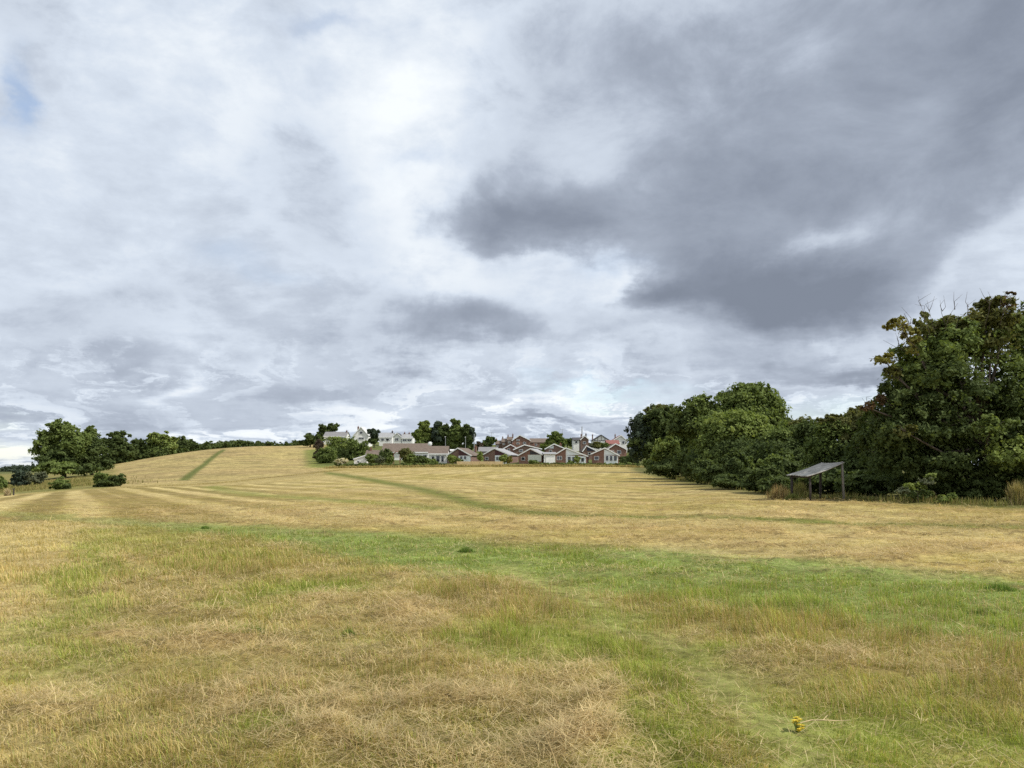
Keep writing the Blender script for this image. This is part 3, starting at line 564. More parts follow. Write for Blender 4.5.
plant('hedge_tree', 'bright green bushy tree in front of the broad crowned tree', 'tree', 72, 742, [(738, 436, 30, 24, 0, 'light'), (760, 446, 26, 24, 0, 'light'), (716, 452, 28, 26, 0, 'mid'), (742, 466, 42, 26, -1, 'dark'), (776, 466, 28, 26, -1, 'dark'), (700, 468, 26, 20, 1, 'dark')], 70000, .135, 105, HG, trunk=.16)
plant('hedge_tree', 'mid green thicket tree between the dark end tree and the bright bush', 'tree', 95, 684, [(686, 448, 22, 24, 0, 'mid'), (666, 455, 16, 18, 0, 'light'), (690, 464, 28, 18, 0, 'dark'), (658, 463, 14, 12, 2, 'mid'), (668, 468, 22, 12, 0, 'dark')], 40000, .18, 106, HG, trunk=.16)
plant('hedge_tree', 'dark tree ending the hedge beside the houses', 'tree', 132, 655, [(655, 424, 20, 17, 0, 'dark'), (640, 433, 13, 18, 0, 'blue'), (672, 421, 18, 15, 0, 'dark'), (660, 412, 14, 8, 0, 'olive'), (650, 448, 21, 18, 0, 'dark'), (638, 452, 11, 14, 0, 'blue'), (680, 440, 20, 20, 0, 'dark')], 36000, .25, 107, HG, trunk=.3)
plant('thicket', 'dark thicket at the foot of the bright green bushy tree', 'thicket', 56, 728, [(716, 475, 15, 11, 2, 'dark'), (735, 472, 14, 19, 0, 'dark'), (752, 480, 15, 12, -1, 'dark'), (702, 472, 14, 12, 8, 'dark'), (728, 482, 18, 8, -1, 'dark'), (744, 468, 10, 12, 1, 'mid')], 26000, .13, 112, HG, trunk=.05, limbs=False, trunkpart='stem')
plant('thicket', 'dark thicket between the bright bush and the shelter', 'thicket', 46, 772, [(766, 480, 14, 15, 0, 'dark'), (784, 472, 15, 22, 1, 'dark'), (754, 484, 14, 9, 2, 'dark'), (776, 486, 16, 9, -1, 'dark'), (770, 466, 10, 12, 1, 'mid')], 24000, .12, 113, HG, trunk=.05, limbs=False, trunkpart='stem')
plant('thicket', 'dark undergrowth at the foot of the hedge behind the shelter', 'thicket', 47, 836, [(835, 482, 40, 15, 0, 'dark'), (870, 485, 36, 14, -3, 'dark'), (800, 485, 30, 13, 3, 'dark')], 22000, .13, 108, HG, trunk=.05, limbs=False, trunkpart='stem')
plant('thicket', 'dark undergrowth below the biggest tree on the right', 'thicket', 38, 960, [(920, 488, 40, 15, 1, 'dark'), (970, 490, 44, 14, 0, 'dark'), (1020, 490, 40, 16, -1, 'dark'), (1060, 480, 50, 30, -1, 'dark')], 20000, .10, 109, HG, trunk=.05, limbs=False, trunkpart='stem')
plant('bush', 'small leafy sprig bush catching light below the big tree', 'bush', 34.5, 918, [(902, 491, 10, 4, 0, 'grey'), (914, 487, 12, 5, 0, 'light'), (925, 482, 11, 5, 0, 'grey'), (931, 477, 7, 5, 0, 'light'), (916, 495, 18, 6, .5, 'dark')], 2300, .06, 110, trunk=.012, trunkpart='stem')  # pale lobes paint the sunlit leaves, the dark one the shade below
plant('bush', 'low pale green weed bush right of the sprig bush', 'bush', 34, 946, [(944, 500, 10, 5, 0, 'light'), (952, 496, 6, 5, 0, 'mid')], 700, .06, 111, trunk=.02, trunkpart='stem')

# left hand trees
LG = 'trees beside the hill on the left'
plant('broadleaf_tree', 'biggest broad tree on the left, standing on rough grass', 'tree', 190, 64, [(62, 434, 17, 13, 0, 'mid'), (50, 449, 16, 18, 0, 'mid'), (73, 446, 17, 20, 0, 'mid'), (62, 459, 26, 14, 0, 'dark'), (44, 440, 9, 9, 0, 'mid'), (58, 427, 10, 6, 0, 'mid'), (50, 468, 14, 8, 2, 'dark'), (76, 469, 16, 7, 2, 'dark'), (60, 469, 22, 8, -5, 'mid'), (84, 470, 12, 7, -5, 'dark')], 30000, .34, 120, LG, trunk=.45)
plant('broadleaf_tree', 'slimmer tree leaning against the right of the biggest left tree', 'tree', 196, 92, [(91, 440, 10, 12, 0, 'mid'), (94, 452, 12, 16, 0, 'dark'), (86, 462, 14, 12, 0, 'dark'), (92, 431, 6, 5, 0, 'mid'), (94, 468, 10, 7, 0, 'dark'), (107, 465, 9, 7, 2, 'dark')], 15000, .34, 121, LG, trunk=.3)
plant('broadleaf_tree', 'dark round topped tree half hidden behind the hill slope', 'tree', 300, 118, [(117, 440, 12, 9, 0, 'dark'), (112, 452, 14, 13, 0, 'dark'), (124, 452, 12, 12, 0, 'dark'), (112, 462, 16, 7, 0, 'dark'), (126, 461, 10, 6, 0, 'dark')], 13000, .5, 122, LG, trunk=.35)
plant('broadleaf_tree', 'low dark tree in the dip between two crowns behind the hill', 'tree', 330, 139, [(138, 447, 11, 8, 0, 'dark'), (136, 454, 12, 8, 0, 'dark'), (140, 460, 14, 5, 0, 'dark')], 8000, .5, 123, LG, trunk=.3)
plant('broadleaf_tree', 'lighter green tree on the hill edge right of the dark crowns', 'tree', 330, 160, [(158, 440, 12, 8, 0, 'light'), (168, 445, 10, 10, 0, 'light'), (152, 449, 11, 9, 0, 'mid'), (163, 451, 14, 8, 0, 'mid'), (160, 457, 16, 5, 0, 'mid')], 12000, .5, 124, LG, trunk=.35)
plant('broadleaf_tree', 'dark tree at the left end of the far wood', 'tree', 350, 182, [(180, 442, 8, 7, 0, 'dark'), (188, 446, 10, 7, 0, 'dark'), (178, 449, 10, 7, 0, 'dark')], 5000, .6, 125, LG, trunk=.3)
plant('bush', 'small rounded bush at the field edge below the biggest left tree', 'bush', 120, 60, [(60, 485, 9, 6.5, 0, 'mid'), (64, 488, 8, 4, 0, 'dark')], 4500, .2, 126, trunk=.06, trunkpart='stem')
plant('bush', 'wide two lobed dark bush at the foot of the hill', 'bush', 122, 107, [(102, 480, 9, 8, 0, 'mid'), (117, 481, 9, 6.5, 0, 'dark'), (108, 485, 12, 5, 0, 'dark')], 6500, .2, 127, trunk=.06, trunkpart='stem')
plant('bush', 'tall grey green bush left of the biggest left tree', 'bush', 150, 22, [(21, 477, 9, 7, 0, 'blue'), (28, 479, 6, 6, 0, 'grey'), (20, 484, 10, 5, 0, 'blue')], 5000, .26, 128, trunk=.06, trunkpart='stem')
plant('bush', 'pale scrubby bush with dry stems in the left rough', 'bush', 152, 38, [(38, 480, 7, 7, 0, 'grey'), (42, 475, 5, 4, 0, 'grey')], 2200, .22, 129, trunk=.06, trunkpart='stem')
plant('bush', 'round green bush cut by the left edge of the picture', 'bush', 130, 2, [(1, 484, 7, 6, 0, 'mid')], 2500, .22, 130, trunk=.06, trunkpart='stem')

# far woods: one mass each
def wood(name, label, Y, xs, tops, base, n, size, pal, seed):
    rg = random.Random(seed); lb = []
    x = xs[0]
    while x < xs[-1]:
        t = float(np.interp(x, xs, tops)); rr = rg.uniform(3.5, 7); dY = rg.uniform(-20, 20); p = at(x, t + rr * .75 + rg.uniform(-.8, 1.2), Y + dY); k = (Y + dY) / F
        lb.append((p.x, p.y, p.z, rr * k * 1.2, rr * k, rr * k * .9, pal))
        p = at(x + 1, base - 2, Y + dY); lb.append((p.x, p.y, p.z, rr * k * 1.3, rr * k, abs(base - t) * .45 * k, pal))
        x += rg.uniform(2.5, 4.5)
    V, q, C = leaves(lb, n, size, seed, .25, .3)
    tag(link(name, mesh_np(name, V, [q], M['leaf'], C)), label, 'wood', kind='stuff')
wood('far_wood', 'dark far wood along the skyline behind the hill', 470, [176, 190, 205, 225, 240, 262, 280, 300, 322], [442, 443, 443, 441.5, 440.5, 442, 443, 442, 442], 452, 16000, .9, 'dark', 140)
wood('distant_woodland', 'bluish dark woodland on the distant left skyline', 1000, [-60, -20, 0, 10, 20, 36, 60], [472, 471, 470, 466, 465.5, 466, 467], 476, 9000, 1.7, 'blue', 141)  # bluish palette puts the haze of distance into the leaf colour

wood('scrub', 'dark scrub behind the crest of the hill under the left trees', 342, [98, 120, 150, 190], [458, 455, 452, 447], 466, 9000, .6, 'dark', 142)
# ------------------------------------------------------------------ houses
def house(name, label, Y, xl, xr, pr, pe, apex=None, pe2=None, ridge='y', depth=8.0, yaw=0, wall='brick', roof='tile', base=464, panels=(), windows=(), doors=(), chimneys=(), barge='white', cat='house', group=None, over=.3, fascia=None):
    """columns and rows are measured on the photo at distance Y; the front wall stands at Y"""
    k = Y / F; xm = (xl + xr) / 2; X0 = (xm - CX) * k; g = min(hz((xl - CX) * k, Y), hz((xr - CX) * k, Y), hz(X0, Y + depth)); g0 = min(g, EYE - (base - HY) * k)
    root = empty(name, (X0, Y, g0), R(yaw)); tag(root, label, cat, group)
    lx = lambda px: (px - xm) * k
    lz = lambda py: EYE - (py - HY) * k - g0
    a, b = lx(xl), lx(xr); e1 = lz(pe); e2 = lz(pe2) if pe2 else e1; top = lz(pr)
    rt = .16
    if ridge == 'y':
        ap = lx(apex) if apex else (a + b) / 2
        MB().prism([(a, -.3), (b, -.3), (b, e2), (ap, top), (a, e1)], 'y', 0, depth).build('wall', M[wall], root)
        def sl(xa, za, xb, zb, o):
            d = Vector((xb - xa, zb - za)); u = d.normalized(); n = Vector((-u.y, u.x)); n = n if n.y > 0 else -n
            p = Vector((xa, za)) - u * o
            return [tuple(p + n * .004), tuple(Vector((xb, zb)) + n * .004), (xb, zb + rt / max(.3, abs(n.y))), tuple(p + n * rt)]
        rb = MB().prism(sl(a, e1, ap, top, over), 'y', -over, depth + over); rb.prism(sl(b, e2, ap, top, over), 'y', -over, depth + over)
        rf = rb.build('roof', M[roof], root)
        if barge:
            def bg_(xa, za, xb, zb, o):
                d = Vector((xb - xa, zb - za)); u = d.normalized(); n = Vector((-u.y, u.x)); n = n if n.y > 0 else -n; p = Vector((xa, za)) - u * o
                return [tuple(p + n * (rt + .03)), (xb, zb + (rt + .03) / max(.3, abs(n.y))), (xb, zb - .10), tuple(p - n * .10)]
            MB().prism(bg_(a, e1, ap, top, over + .02), 'y', -over - .06, -over - .003).prism(bg_(b, e2, ap, top, over + .02), 'y', -over - .06, -over - .003).build('bargeboard', M[barge], rf)
    else:
        MB().prism([(0, -.3), (depth, -.3), (depth, e1), (depth / 2, top), (0, e1)], 'x', a, b).build('wall', M[wall], root)
        sl_ = (top - e1) / (depth / 2); c = math.sqrt(1 + sl_ * sl_)
        def sx(s):
            y0 = -over if s > 0 else depth + over; z0 = e1 - over * sl_
            return [(y0, z0 + .004), (depth / 2, top + .004), (depth / 2, top + rt * c), (y0, z0 + rt * c)]
        rf = MB().prism(sx(1), 'x', a - over, b + over).prism(sx(-1), 'x', a - over, b + over).build('roof', M[roof], root)
        if fascia: MB().box(a - over, b + over, -over - .05, -over - .004, e1 - over * sl_ - .12, e1 - over * sl_ + rt * c).build('fascia', M[fascia], rf)
    for (p, mt) in panels:                                   # cladding on the front wall, 5 cm thick; some dark ones paint recess shade
        MB().prism([(lx(x), lz(y)) for x, y in p], 'y', -.055, -.004).build('gable_panel' if len(p) == 3 else 'wall_panel', M[mt], root)
    for wd in windows:
        x0, y0, x1, y1 = wd[:4]; u0, u1, z1, z0 = lx(x0), lx(x1), lz(y0), lz(y1); f = .07; m = MB(); zf = -.12; zb = -.058
        for q in ((u0, u1, z0, z0 + f), (u0, u1, z1 - f, z1), (u0, u0 + f, z0 + f, z1 - f), (u1 - f, u1, z0 + f, z1 - f)): m.box(q[0], q[1], zf, zb, q[2], q[3])
        nm = max(0, round((u1 - u0) / .9) - 1)
        for j in range(nm):
            um = u0 + (u1 - u0) * (j + 1) / (nm + 1); m.box(um - .03, um + .03, zf, zb, z0 + f, z1 - f)
        fr = m.build('window', M['white'], root)
        MB().box(u0 + .02, u1 - .02, zb - .035, zb - .003, z0 + .02, z1 - .02).build('pane', M['glass'], fr)
    for d in doors:
        x0, y0, x1, y1, mt = d; nm = 'garage_door' if mt in ('greendoor', 'white') and (x1 - x0) * k > 1.8 else 'door'
        m = MB(); m.box(lx(x0), lx(x1), -.10, -.057, max(.02, lz(y1)), lz(y0), .01)
        m.build(nm, M[mt], root)
    for cdef in chimneys:
        px, py0, py1, wpx, mt = cdef; u = lx(px); hw = wpx * k / 2; yy = depth * .45 if ridge == 'x' else min(depth * .35, 2.5)
        ch = MB().box(u - hw, u + hw, yy - hw, yy + hw, lz(py1), lz(py0)).box(u - hw - .06, u + hw + .06, yy - hw - .06, yy + hw + .06, lz(py0) - .16, lz(py0) - .02).build('chimney', M[mt], rf)
        MB().tube([(u, yy, lz(py0) - .01), (u, yy, lz(py0) + .35)], .11, 8).build('chimney_pot', M['terracotta'], ch)
    return root
FR = 'bungalows in the row facing the field'; UP = 'houses on the rise above the bungalows'
# front row, left to right
house('bungalow', 'long low bungalow with a brown tiled roof behind the dark hedge', 236, 382, 429, 443.5, 452.0, ridge='x', depth=9, wall='render', roof='tile', base=463, fascia='white', windows=((416, 455, 421, 459), (423, 455, 427, 459)), doors=((390, 455, 393.5, 462, 'door'),), cat='bungalow', group=FR)
house('bungalow', 'white walled bungalow with dark picture windows under a brown roof', 219, 429, 447, 446.3, 453.6, ridge='x', depth=8, wall='render', roof='tile', base=464, fascia='white', windows=((431.5, 456, 434.5, 461.5), (436, 455.6, 440, 462), (441, 455.6, 444, 462)), cat='bungalow', group=FR)
house('bungalow', 'bungalow with a maroon boarded gable next to the white flat roof', 216, 447, 471.5, 448.3, 455.3, apex=458, pe2=455.6, depth=9, yaw=-14, wall='brick2', roof='tile', base=465, panels=([[(458.6, 449.6), (470.5, 455.2), (458.6, 455.2)], 'maroon'], [[(449, 455), (457.6, 449.8), (457.6, 455)], 'brick2'], [(458.6, 455.6), 0] and [[(458.6, 455.8), (471, 455.8), (471, 464), (458.6, 464)], 'pale']), windows=((460, 456, 463, 459.5), (464, 456, 467, 459.5), (451, 457, 455, 460)), chimneys=((473.5, 446.5, 452, 2.0, 'brick'),), cat='bungalow', group=FR)
house('bungalow', 'pale grey roofed bungalow with maroon gable left of an orange leaved shrub', 216, 483, 510, 448.6, 454.6, apex=494.5, pe2=455.0, depth=10, yaw=-14, wall='brick2', roof='tilelight', base=465, panels=([[(495, 450), (508, 455), (495, 455)], 'maroon'], [[(495, 455.4), (509.5, 455.4), (509.5, 464), (495, 464)], 'pale']), windows=((484.8, 457, 488.3, 460), (496, 456.5, 501, 460.5), (502, 456.5, 506, 460.5)), doors=((507.3, 456.5, 509, 464, 'door'),), cat='bungalow', group=FR)
house('bungalow', 'bungalow with dark gable recess above a long pale garage door', 213, 518.5, 542, 448.9, 455.4, apex=530.5, pe2=454.6, depth=9, yaw=-13, wall='brick', roof='tilelight', base=465, panels=([[(530, 450.4), (541, 454.4), (530, 454.4)], 'darkboard'],), windows=((521, 457, 525, 460.4),), doors=((528, 454.8, 541.6, 461.5, 'greendoor'),), cat='bungalow', group=FR)  # dark gable panel is painted shade in place of a modelled recess
house('garage', 'small white garage with a low pale roof between two brick bungalows', 211, 544, 555.2, 452.6, 454.2, ridge='x', depth=5, wall='white', roof='tilelight', base=465, doors=((546, 456.5, 553.5, 463.5, 'white'),), cat='garage')
house('bungalow', 'brick and white gabled bungalow right of the white garage', 212, 555.6, 587, 448.2, 454.4, apex=566, pe2=456.2, depth=9, yaw=-8, wall='brick', roof='tile', base=465, panels=([[(566.8, 449.3), (583, 455), (566.8, 455)], 'pale'], [[(565.9, 449.0), (566.7, 449.3), (566.7, 463.5), (565.9, 463.5)], 'white'], [[(566.8, 455.3), (585.8, 456.4), (585.8, 464), (566.8, 464)], 'pale']), windows=((556.8, 456, 562, 460), (567.5, 456.5, 571, 462), (572, 456.5, 575.5, 462), (576.5, 456.5, 580, 462), (581, 457.7, 584.3, 462)), cat='bungalow', group=FR)
house('bungalow', 'brick and white gabled bungalow at the right end of the row', 212, 592, 618.6, 448.2, 453.8, apex=605, pe2=455.4, depth=9, yaw=-8, wall='brick', roof='tilegrey', base=465, panels=([[(605, 449.3), (617.5, 454.9), (605, 454.9)], 'pale'], [[(604.1, 449.3), (604.9, 449.2), (604.9, 463.5), (604.1, 463.5)], 'white'], [[(605, 455.2), (617.8, 455.8), (617.8, 464), (605, 464)], 'pale']), windows=((594.3, 456.2, 599, 460), (605.6, 455.6, 608.6, 461), (609.6, 455.6, 612.6, 461), (613.6, 455.6, 617, 461)), cat='bungalow', group=FR)
house('flat_roofed_annexe', 'low white annexe with a flat pale roof between brown roofed bungalows', 226, 441, 456, 449.6, 451.0, ridge='x', depth=7, wall='white', roof='felt', base=463, cat='annexe', doors=((448, 455, 450, 462, 'door'),))
# second row
SR = 'bungalows in the second row'
house('bungalow', 'brown gabled bungalow behind, above the dark gable recess', 240, 514, 541, 445.0, 449.6, apex=524.5, pe2=449.0, depth=9, wall='brick2', roof='tile', base=459, windows=((519, 449.5, 523, 452),), chimneys=((509.5, 445.5, 452, 2.6, 'brick'),) and ((534, 444.3, 448, 2.0, 'brick'),), cat='bungalow', group=SR)
house('bungalow', 'brown gabled bungalow behind, above the white garage', 240, 545.5, 566, 444.2, 448.9, apex=554, pe2=449.2, depth=9, wall='brick2', roof='tile', base=459, panels=([[(547.5, 448.4), (553.6, 445.6), (553.6, 448.4)], 'pale'],), windows=((549, 450, 552, 452.5),), chimneys=((545.6, 447, 453, 2.2, 'brick'),) and ((561, 443.6, 449, 2.2, 'brick'),), cat='bungalow', group=SR)
house('bungalow', 'bungalow with a dark navy gable recess behind the gap in the row', 240, 583, 597, 446.0, 451, apex=586.5, pe2=451.3, depth=9, wall='brick2', roof='tile', base=459, panels=([[(587, 446.8), (595.8, 450.9), (587, 450.9)], 'navy'],), windows=((588, 452.2, 591, 454.8),), cat='bungalow', group=SR)  # navy panel paints the recess shade on a flat gable
house('bungalow', 'low grey roofed bungalow between maroon gables, set back', 244, 479, 497, 447.2, 451.5, ridge='x', depth=8, wall='brick2', roof='tilegrey', base=459, windows=((481, 452.8, 484, 455.2),), cat='bungalow', group=SR)
house('bungalow', 'orange brick bungalow showing only its gable behind the pale grey roof', 250, 504, 517, 444.8, 448.5, depth=8, wall='brick', roof='tile', base=457, windows=((507.5, 448.4, 510, 450.8),), chimneys=((513, 443.5, 448, 1.8, 'brick'),), cat='bungalow', group=SR)
house('bungalow', 'red roofed bungalow with white bargeboards beside the dark end tree', 245, 607, 626.5, 444.0, 449.6, apex=615.5, depth=8, wall='brick', roof='tile', base=460, windows=((610.5, 450.5, 614, 454), (617, 450.5, 621, 454)), cat='bungalow', group=SR)
# the rise
house('house', 'grey roofed house above the green bushes on the left of the village', 338, 324, 346, 431.8, 436.2, ridge='x', depth=8, wall='render', roof='tilegrey', base=443, fascia='white', windows=((335.5, 437.4, 338.5, 440), (340.5, 437.4, 343.5, 440)), chimneys=((345, 430.3, 434, 1.3, 'brick2'),), group=UP)
house('house', 'tall white gabled house left of the small round tree', 302, 353.5, 368.5, 427.3, 435.5, depth=8, wall='render', roof='felt', base=446, windows=((358.5, 437.3, 364, 439.4), (359.5, 431.5, 362.5, 434)), chimneys=((357, 426.4, 432, 1.5, 'brick2'),), group=UP)
house('house', 'white house with a pale roof and one dark chimney right of the small round tree', 312, 379, 392, 432.6, 437.0, ridge='x', depth=8, wall='render', roof='tilelight', base=446, fascia='white', windows=((381, 438.6, 384, 441), (386, 438.6, 389, 441)), chimneys=((391, 430.8, 436, 1.3, 'darkboard'),), group=UP)
house('house', 'narrow white gabled house joined to the long windowed one', 303, 393, 401, 433.2, 436.6, depth=8, wall='render', roof='tiledark', base=446, windows=((395, 438, 398.6, 441),), group=UP)
house('house', 'white house with a band of dark windows left of the light green tree', 303, 401.6, 412.5, 433.6, 438.0, ridge='x', depth=8, wall='white', roof='tilelight', base=446, fascia='white', windows=((402.6, 439.2, 406.6, 441.4), (407.4, 439.2, 411.6, 441.4)), chimneys=((403.4, 432.3, 436, 1.3, 'brick2'), (408, 432.5, 436, 1.3, 'brick2')), group=UP)
house('house', 'big brick gabled house standing highest above the middle of the row', 292, 512.5, 530, 435.4, 440.4, apex=519.8, depth=9, wall='brick', roof='tile', base=450, windows=((516.5, 439.4, 519.5, 441), (516.5, 442.6, 519.5, 444.2), (523, 442, 526, 444)), chimneys=((512.8, 434.2, 438, 1.3, 'brick2'),), group=UP)
for i, (x0, x1, r_, lb) in enumerate(((495.5, 501.6, 440.6, 'lowest of three stepped brick terrace houses left of the big brick gable'), (501.7, 507, 438.6, 'middle one of three stepped brick terrace houses left of the big gable'), (507.1, 512.4, 436.8, 'upper one of three stepped brick terrace houses, touching the big brick gable'))):
    house('terraced_house', lb, 296 - i, x0, x1, r_, r_ + 3.6, ridge='x', depth=8, wall='brick2', roof='tile', base=450, over=.12, windows=((x0 + 1, r_ + 4.6, x0 + 3.2, r_ + 6.4),), chimneys=((x0 + .9, r_ - 1.9, r_ + 1.5, 1.1, 'brick2'),), group='stepped terrace houses')
house('terraced_house', 'long dull brown roofed terrace between the big brick house and the bushy green tree', 300, 530.2, 549, 438.4, 442.6, ridge='x', depth=8, wall='brick2', roof='tile', base=450, windows=((534, 443.8, 537, 445.6), (541, 443.8, 544, 445.6)), group=UP, over=.15)
house('house', 'small white house with one dark window left of the brick chimney house', 285, 573.5, 580.6, 437.6, 440.2, ridge='x', depth=7, wall='render', roof='tiledark', base=452, windows=((575, 441, 577.6, 443.4),), group=UP)
house('house', 'narrow brown brick house with dark chimneys below the tall aerial', 270, 580.9, 588.6, 436.0, 439.5, depth=7, wall='brick2', roof='tile', base=455, windows=((583, 441.5, 586, 444),), chimneys=((586.6, 433.6, 440, 1.1, 'darkboard'), (581.8, 434.6, 440, 1.2, 'brick2')), group=UP)
house('house', 'black and white timbered gable house with chimneys on the skyline', 298, 593.2, 609, 435.2, 440.2, depth=8, wall='render', roof='tiledark', barge='darkboard', base=450, panels=([[(597.6, 437.6), (598.1, 437.6), (598.1, 440), (597.6, 440)], 'darkboard'], [[(601, 436.4), (601.5, 436.4), (601.5, 440), (601, 440)], 'darkboard'], [[(604.6, 437.6), (605.1, 437.6), (605.1, 440), (604.6, 440)], 'darkboard'], [[(594, 440.2), (608.4, 440.2), (608.4, 440.8), (594, 440.8)], 'darkboard']), windows=((595.5, 441.2, 601, 443.6), (604.5, 441.2, 607.8, 443.6)), chimneys=((593.2, 434.6, 440, 1.1, 'brick2'),), group=UP)
house('house', 'white fronted house with a red tiled roof at the right end of the skyline', 296, 613, 627, 435.6, 440.6, apex=621, depth=8, wall='render', roof='tilered', base=452, windows=((617.5, 440.2, 619.5, 442.4), (622, 441, 624.5, 444)), chimneys=((611.6, 434.6, 441, 1.2, 'brick2'),) and ((616, 434.4, 440, 1.1, 'brick2'),), group=UP)
house('house', 'low house with a sloping red roof in front of the red topped one', 275, 607.5, 619, 440.2, 444.0, ridge='x', depth=7, wall='brick', roof='tilered', base=454, windows=((610, 445, 613, 447),), group=UP)
house('shed', 'small white garden shed with a sloping roof edge by the cream bush', 205, 354, 366, 455.5, 459.2, apex=366, pe2=456, depth=3, wall='render', roof='tile', base=467, cat='shed', over=.12, windows=((357, 460.8, 359.5, 463),))
house('outbuilding', 'brown tiled outbuilding half hidden by bushes left of the long bungalow', 222, 366, 383, 450.5, 456, ridge='x', depth=5, wall='brick2', roof='tile', base=465, cat='outbuilding', doors=((376, 458, 378.4, 464, 'door'),), chimneys=((369.5, 448, 453, 1.8, 'brick'),))

# ------------------------------------------------------------------ village planting
VG = 'trees rising behind the bungalows'
plant('village_tree', 'light green round tree, leftmost of the tall group behind the long bungalow', 'tree', 262, 423, [(424, 427, 6, 7, 0, 'light'), (420, 435, 8, 8, 0, 'light'), (428, 436, 7, 8, 0, 'light'), (423, 444, 10, 6, 0, 'mid')], 9500, .5, 201, VG, trunk=.3)
plant('village_tree', 'dark tree second in the tall group behind the flat roof', 'tree', 262, 440, [(438, 427, 6, 6, 0, 'blue'), (436, 437, 8, 10, 0, 'blue'), (444, 434, 7, 10, 0, 'dark'), (440, 446, 9, 6, 0, 'dark')], 9500, .5, 202, VG, trunk=.3)
plant('village_tree', 'mid green tree third in the tall group, behind the lamp posts', 'tree', 260, 456, [(456, 427, 6, 7, 0, 'mid'), (453, 437, 8, 9, 0, 'mid'), (461, 437, 6, 9, 0, 'mid'), (455, 446, 9, 6, 0, 'mid')], 9500, .5, 203, VG, trunk=.3)
plant('village_tree', 'narrow dark tree at the right end of the tall group', 'tree', 258, 468, [(467, 431, 5, 6, 0, 'dark'), (468, 440, 6, 8, 0, 'dark'), (472, 436, 3.5, 8, 0, 'blue'), (468, 447, 7, 6, 0, 'dark')], 7500, .5, 204, VG, trunk=.3)
plant('village_tree', 'small dark round tree left of the stepped terrace', 'tree', 290, 490, [(490, 440.5, 6, 4.5, 0, 'dark'), (487, 445, 7, 5, 0, 'dark'), (478, 447, 5, 5, -10, 'purple')], 4000, .5, 205, trunk=.25)
plant('village_tree', 'bushy green tree between the brown terrace roof and the white house', 'tree', 268, 555, [(555, 438, 8, 5.5, 0, 'mid'), (550, 445, 7, 6, 0, 'light'), (560, 444, 6, 7, 0, 'mid'), (543, 448, 5, 4, 0, 'light')], 6000, .5, 206, trunk=.25)
plant('village_tree', 'small round dark tree between the two white skyline houses', 'tree', 296, 374, [(374, 434.5, 5.5, 6.5, 0, 'blue'), (373, 441, 6, 4, 0, 'dark')], 3500, .45, 207, trunk=.2)
plant('village_tree', 'twin topped dark tree above the grey roofed house', 'tree', 352, 326, [(323, 429, 6, 5, 0, 'dark'), (333, 428, 6, 5, 0, 'dark'), (326, 435, 9, 5, 0, 'dark')], 4500, .6, 208, trunk=.3)
plant('village_tree', 'dark tree at the right shoulder of the hill', 'tree', 320, 310, [(311, 439, 7, 5, 0, 'dark'), (306, 443, 6, 4, 0, 'dark'), (318, 441, 6, 6, 0, 'dark')], 4500, .55, 209, trunk=.3)
plant('village_tree', 'low greenery on the skyline between white house and brown terrace', 'tree', 320, 567, [(567, 441.5, 9, 3.5, 0, 'dark'), (573, 444, 6, 4, 0, 'mid')], 3000, .5, 210, trunk=.2)
plant('village_tree', 'scrubby tree below the timbered gable house', 'tree', 272, 600, [(597, 446, 6, 3.5, 0, 'olive'), (605, 446.5, 6, 3.5, 0, 'mid'), (591, 445.5, 4, 3, 0, 'grey')], 3500, .4, 211, trunk=.15)
GS = 'garden shrubs in front of the village'
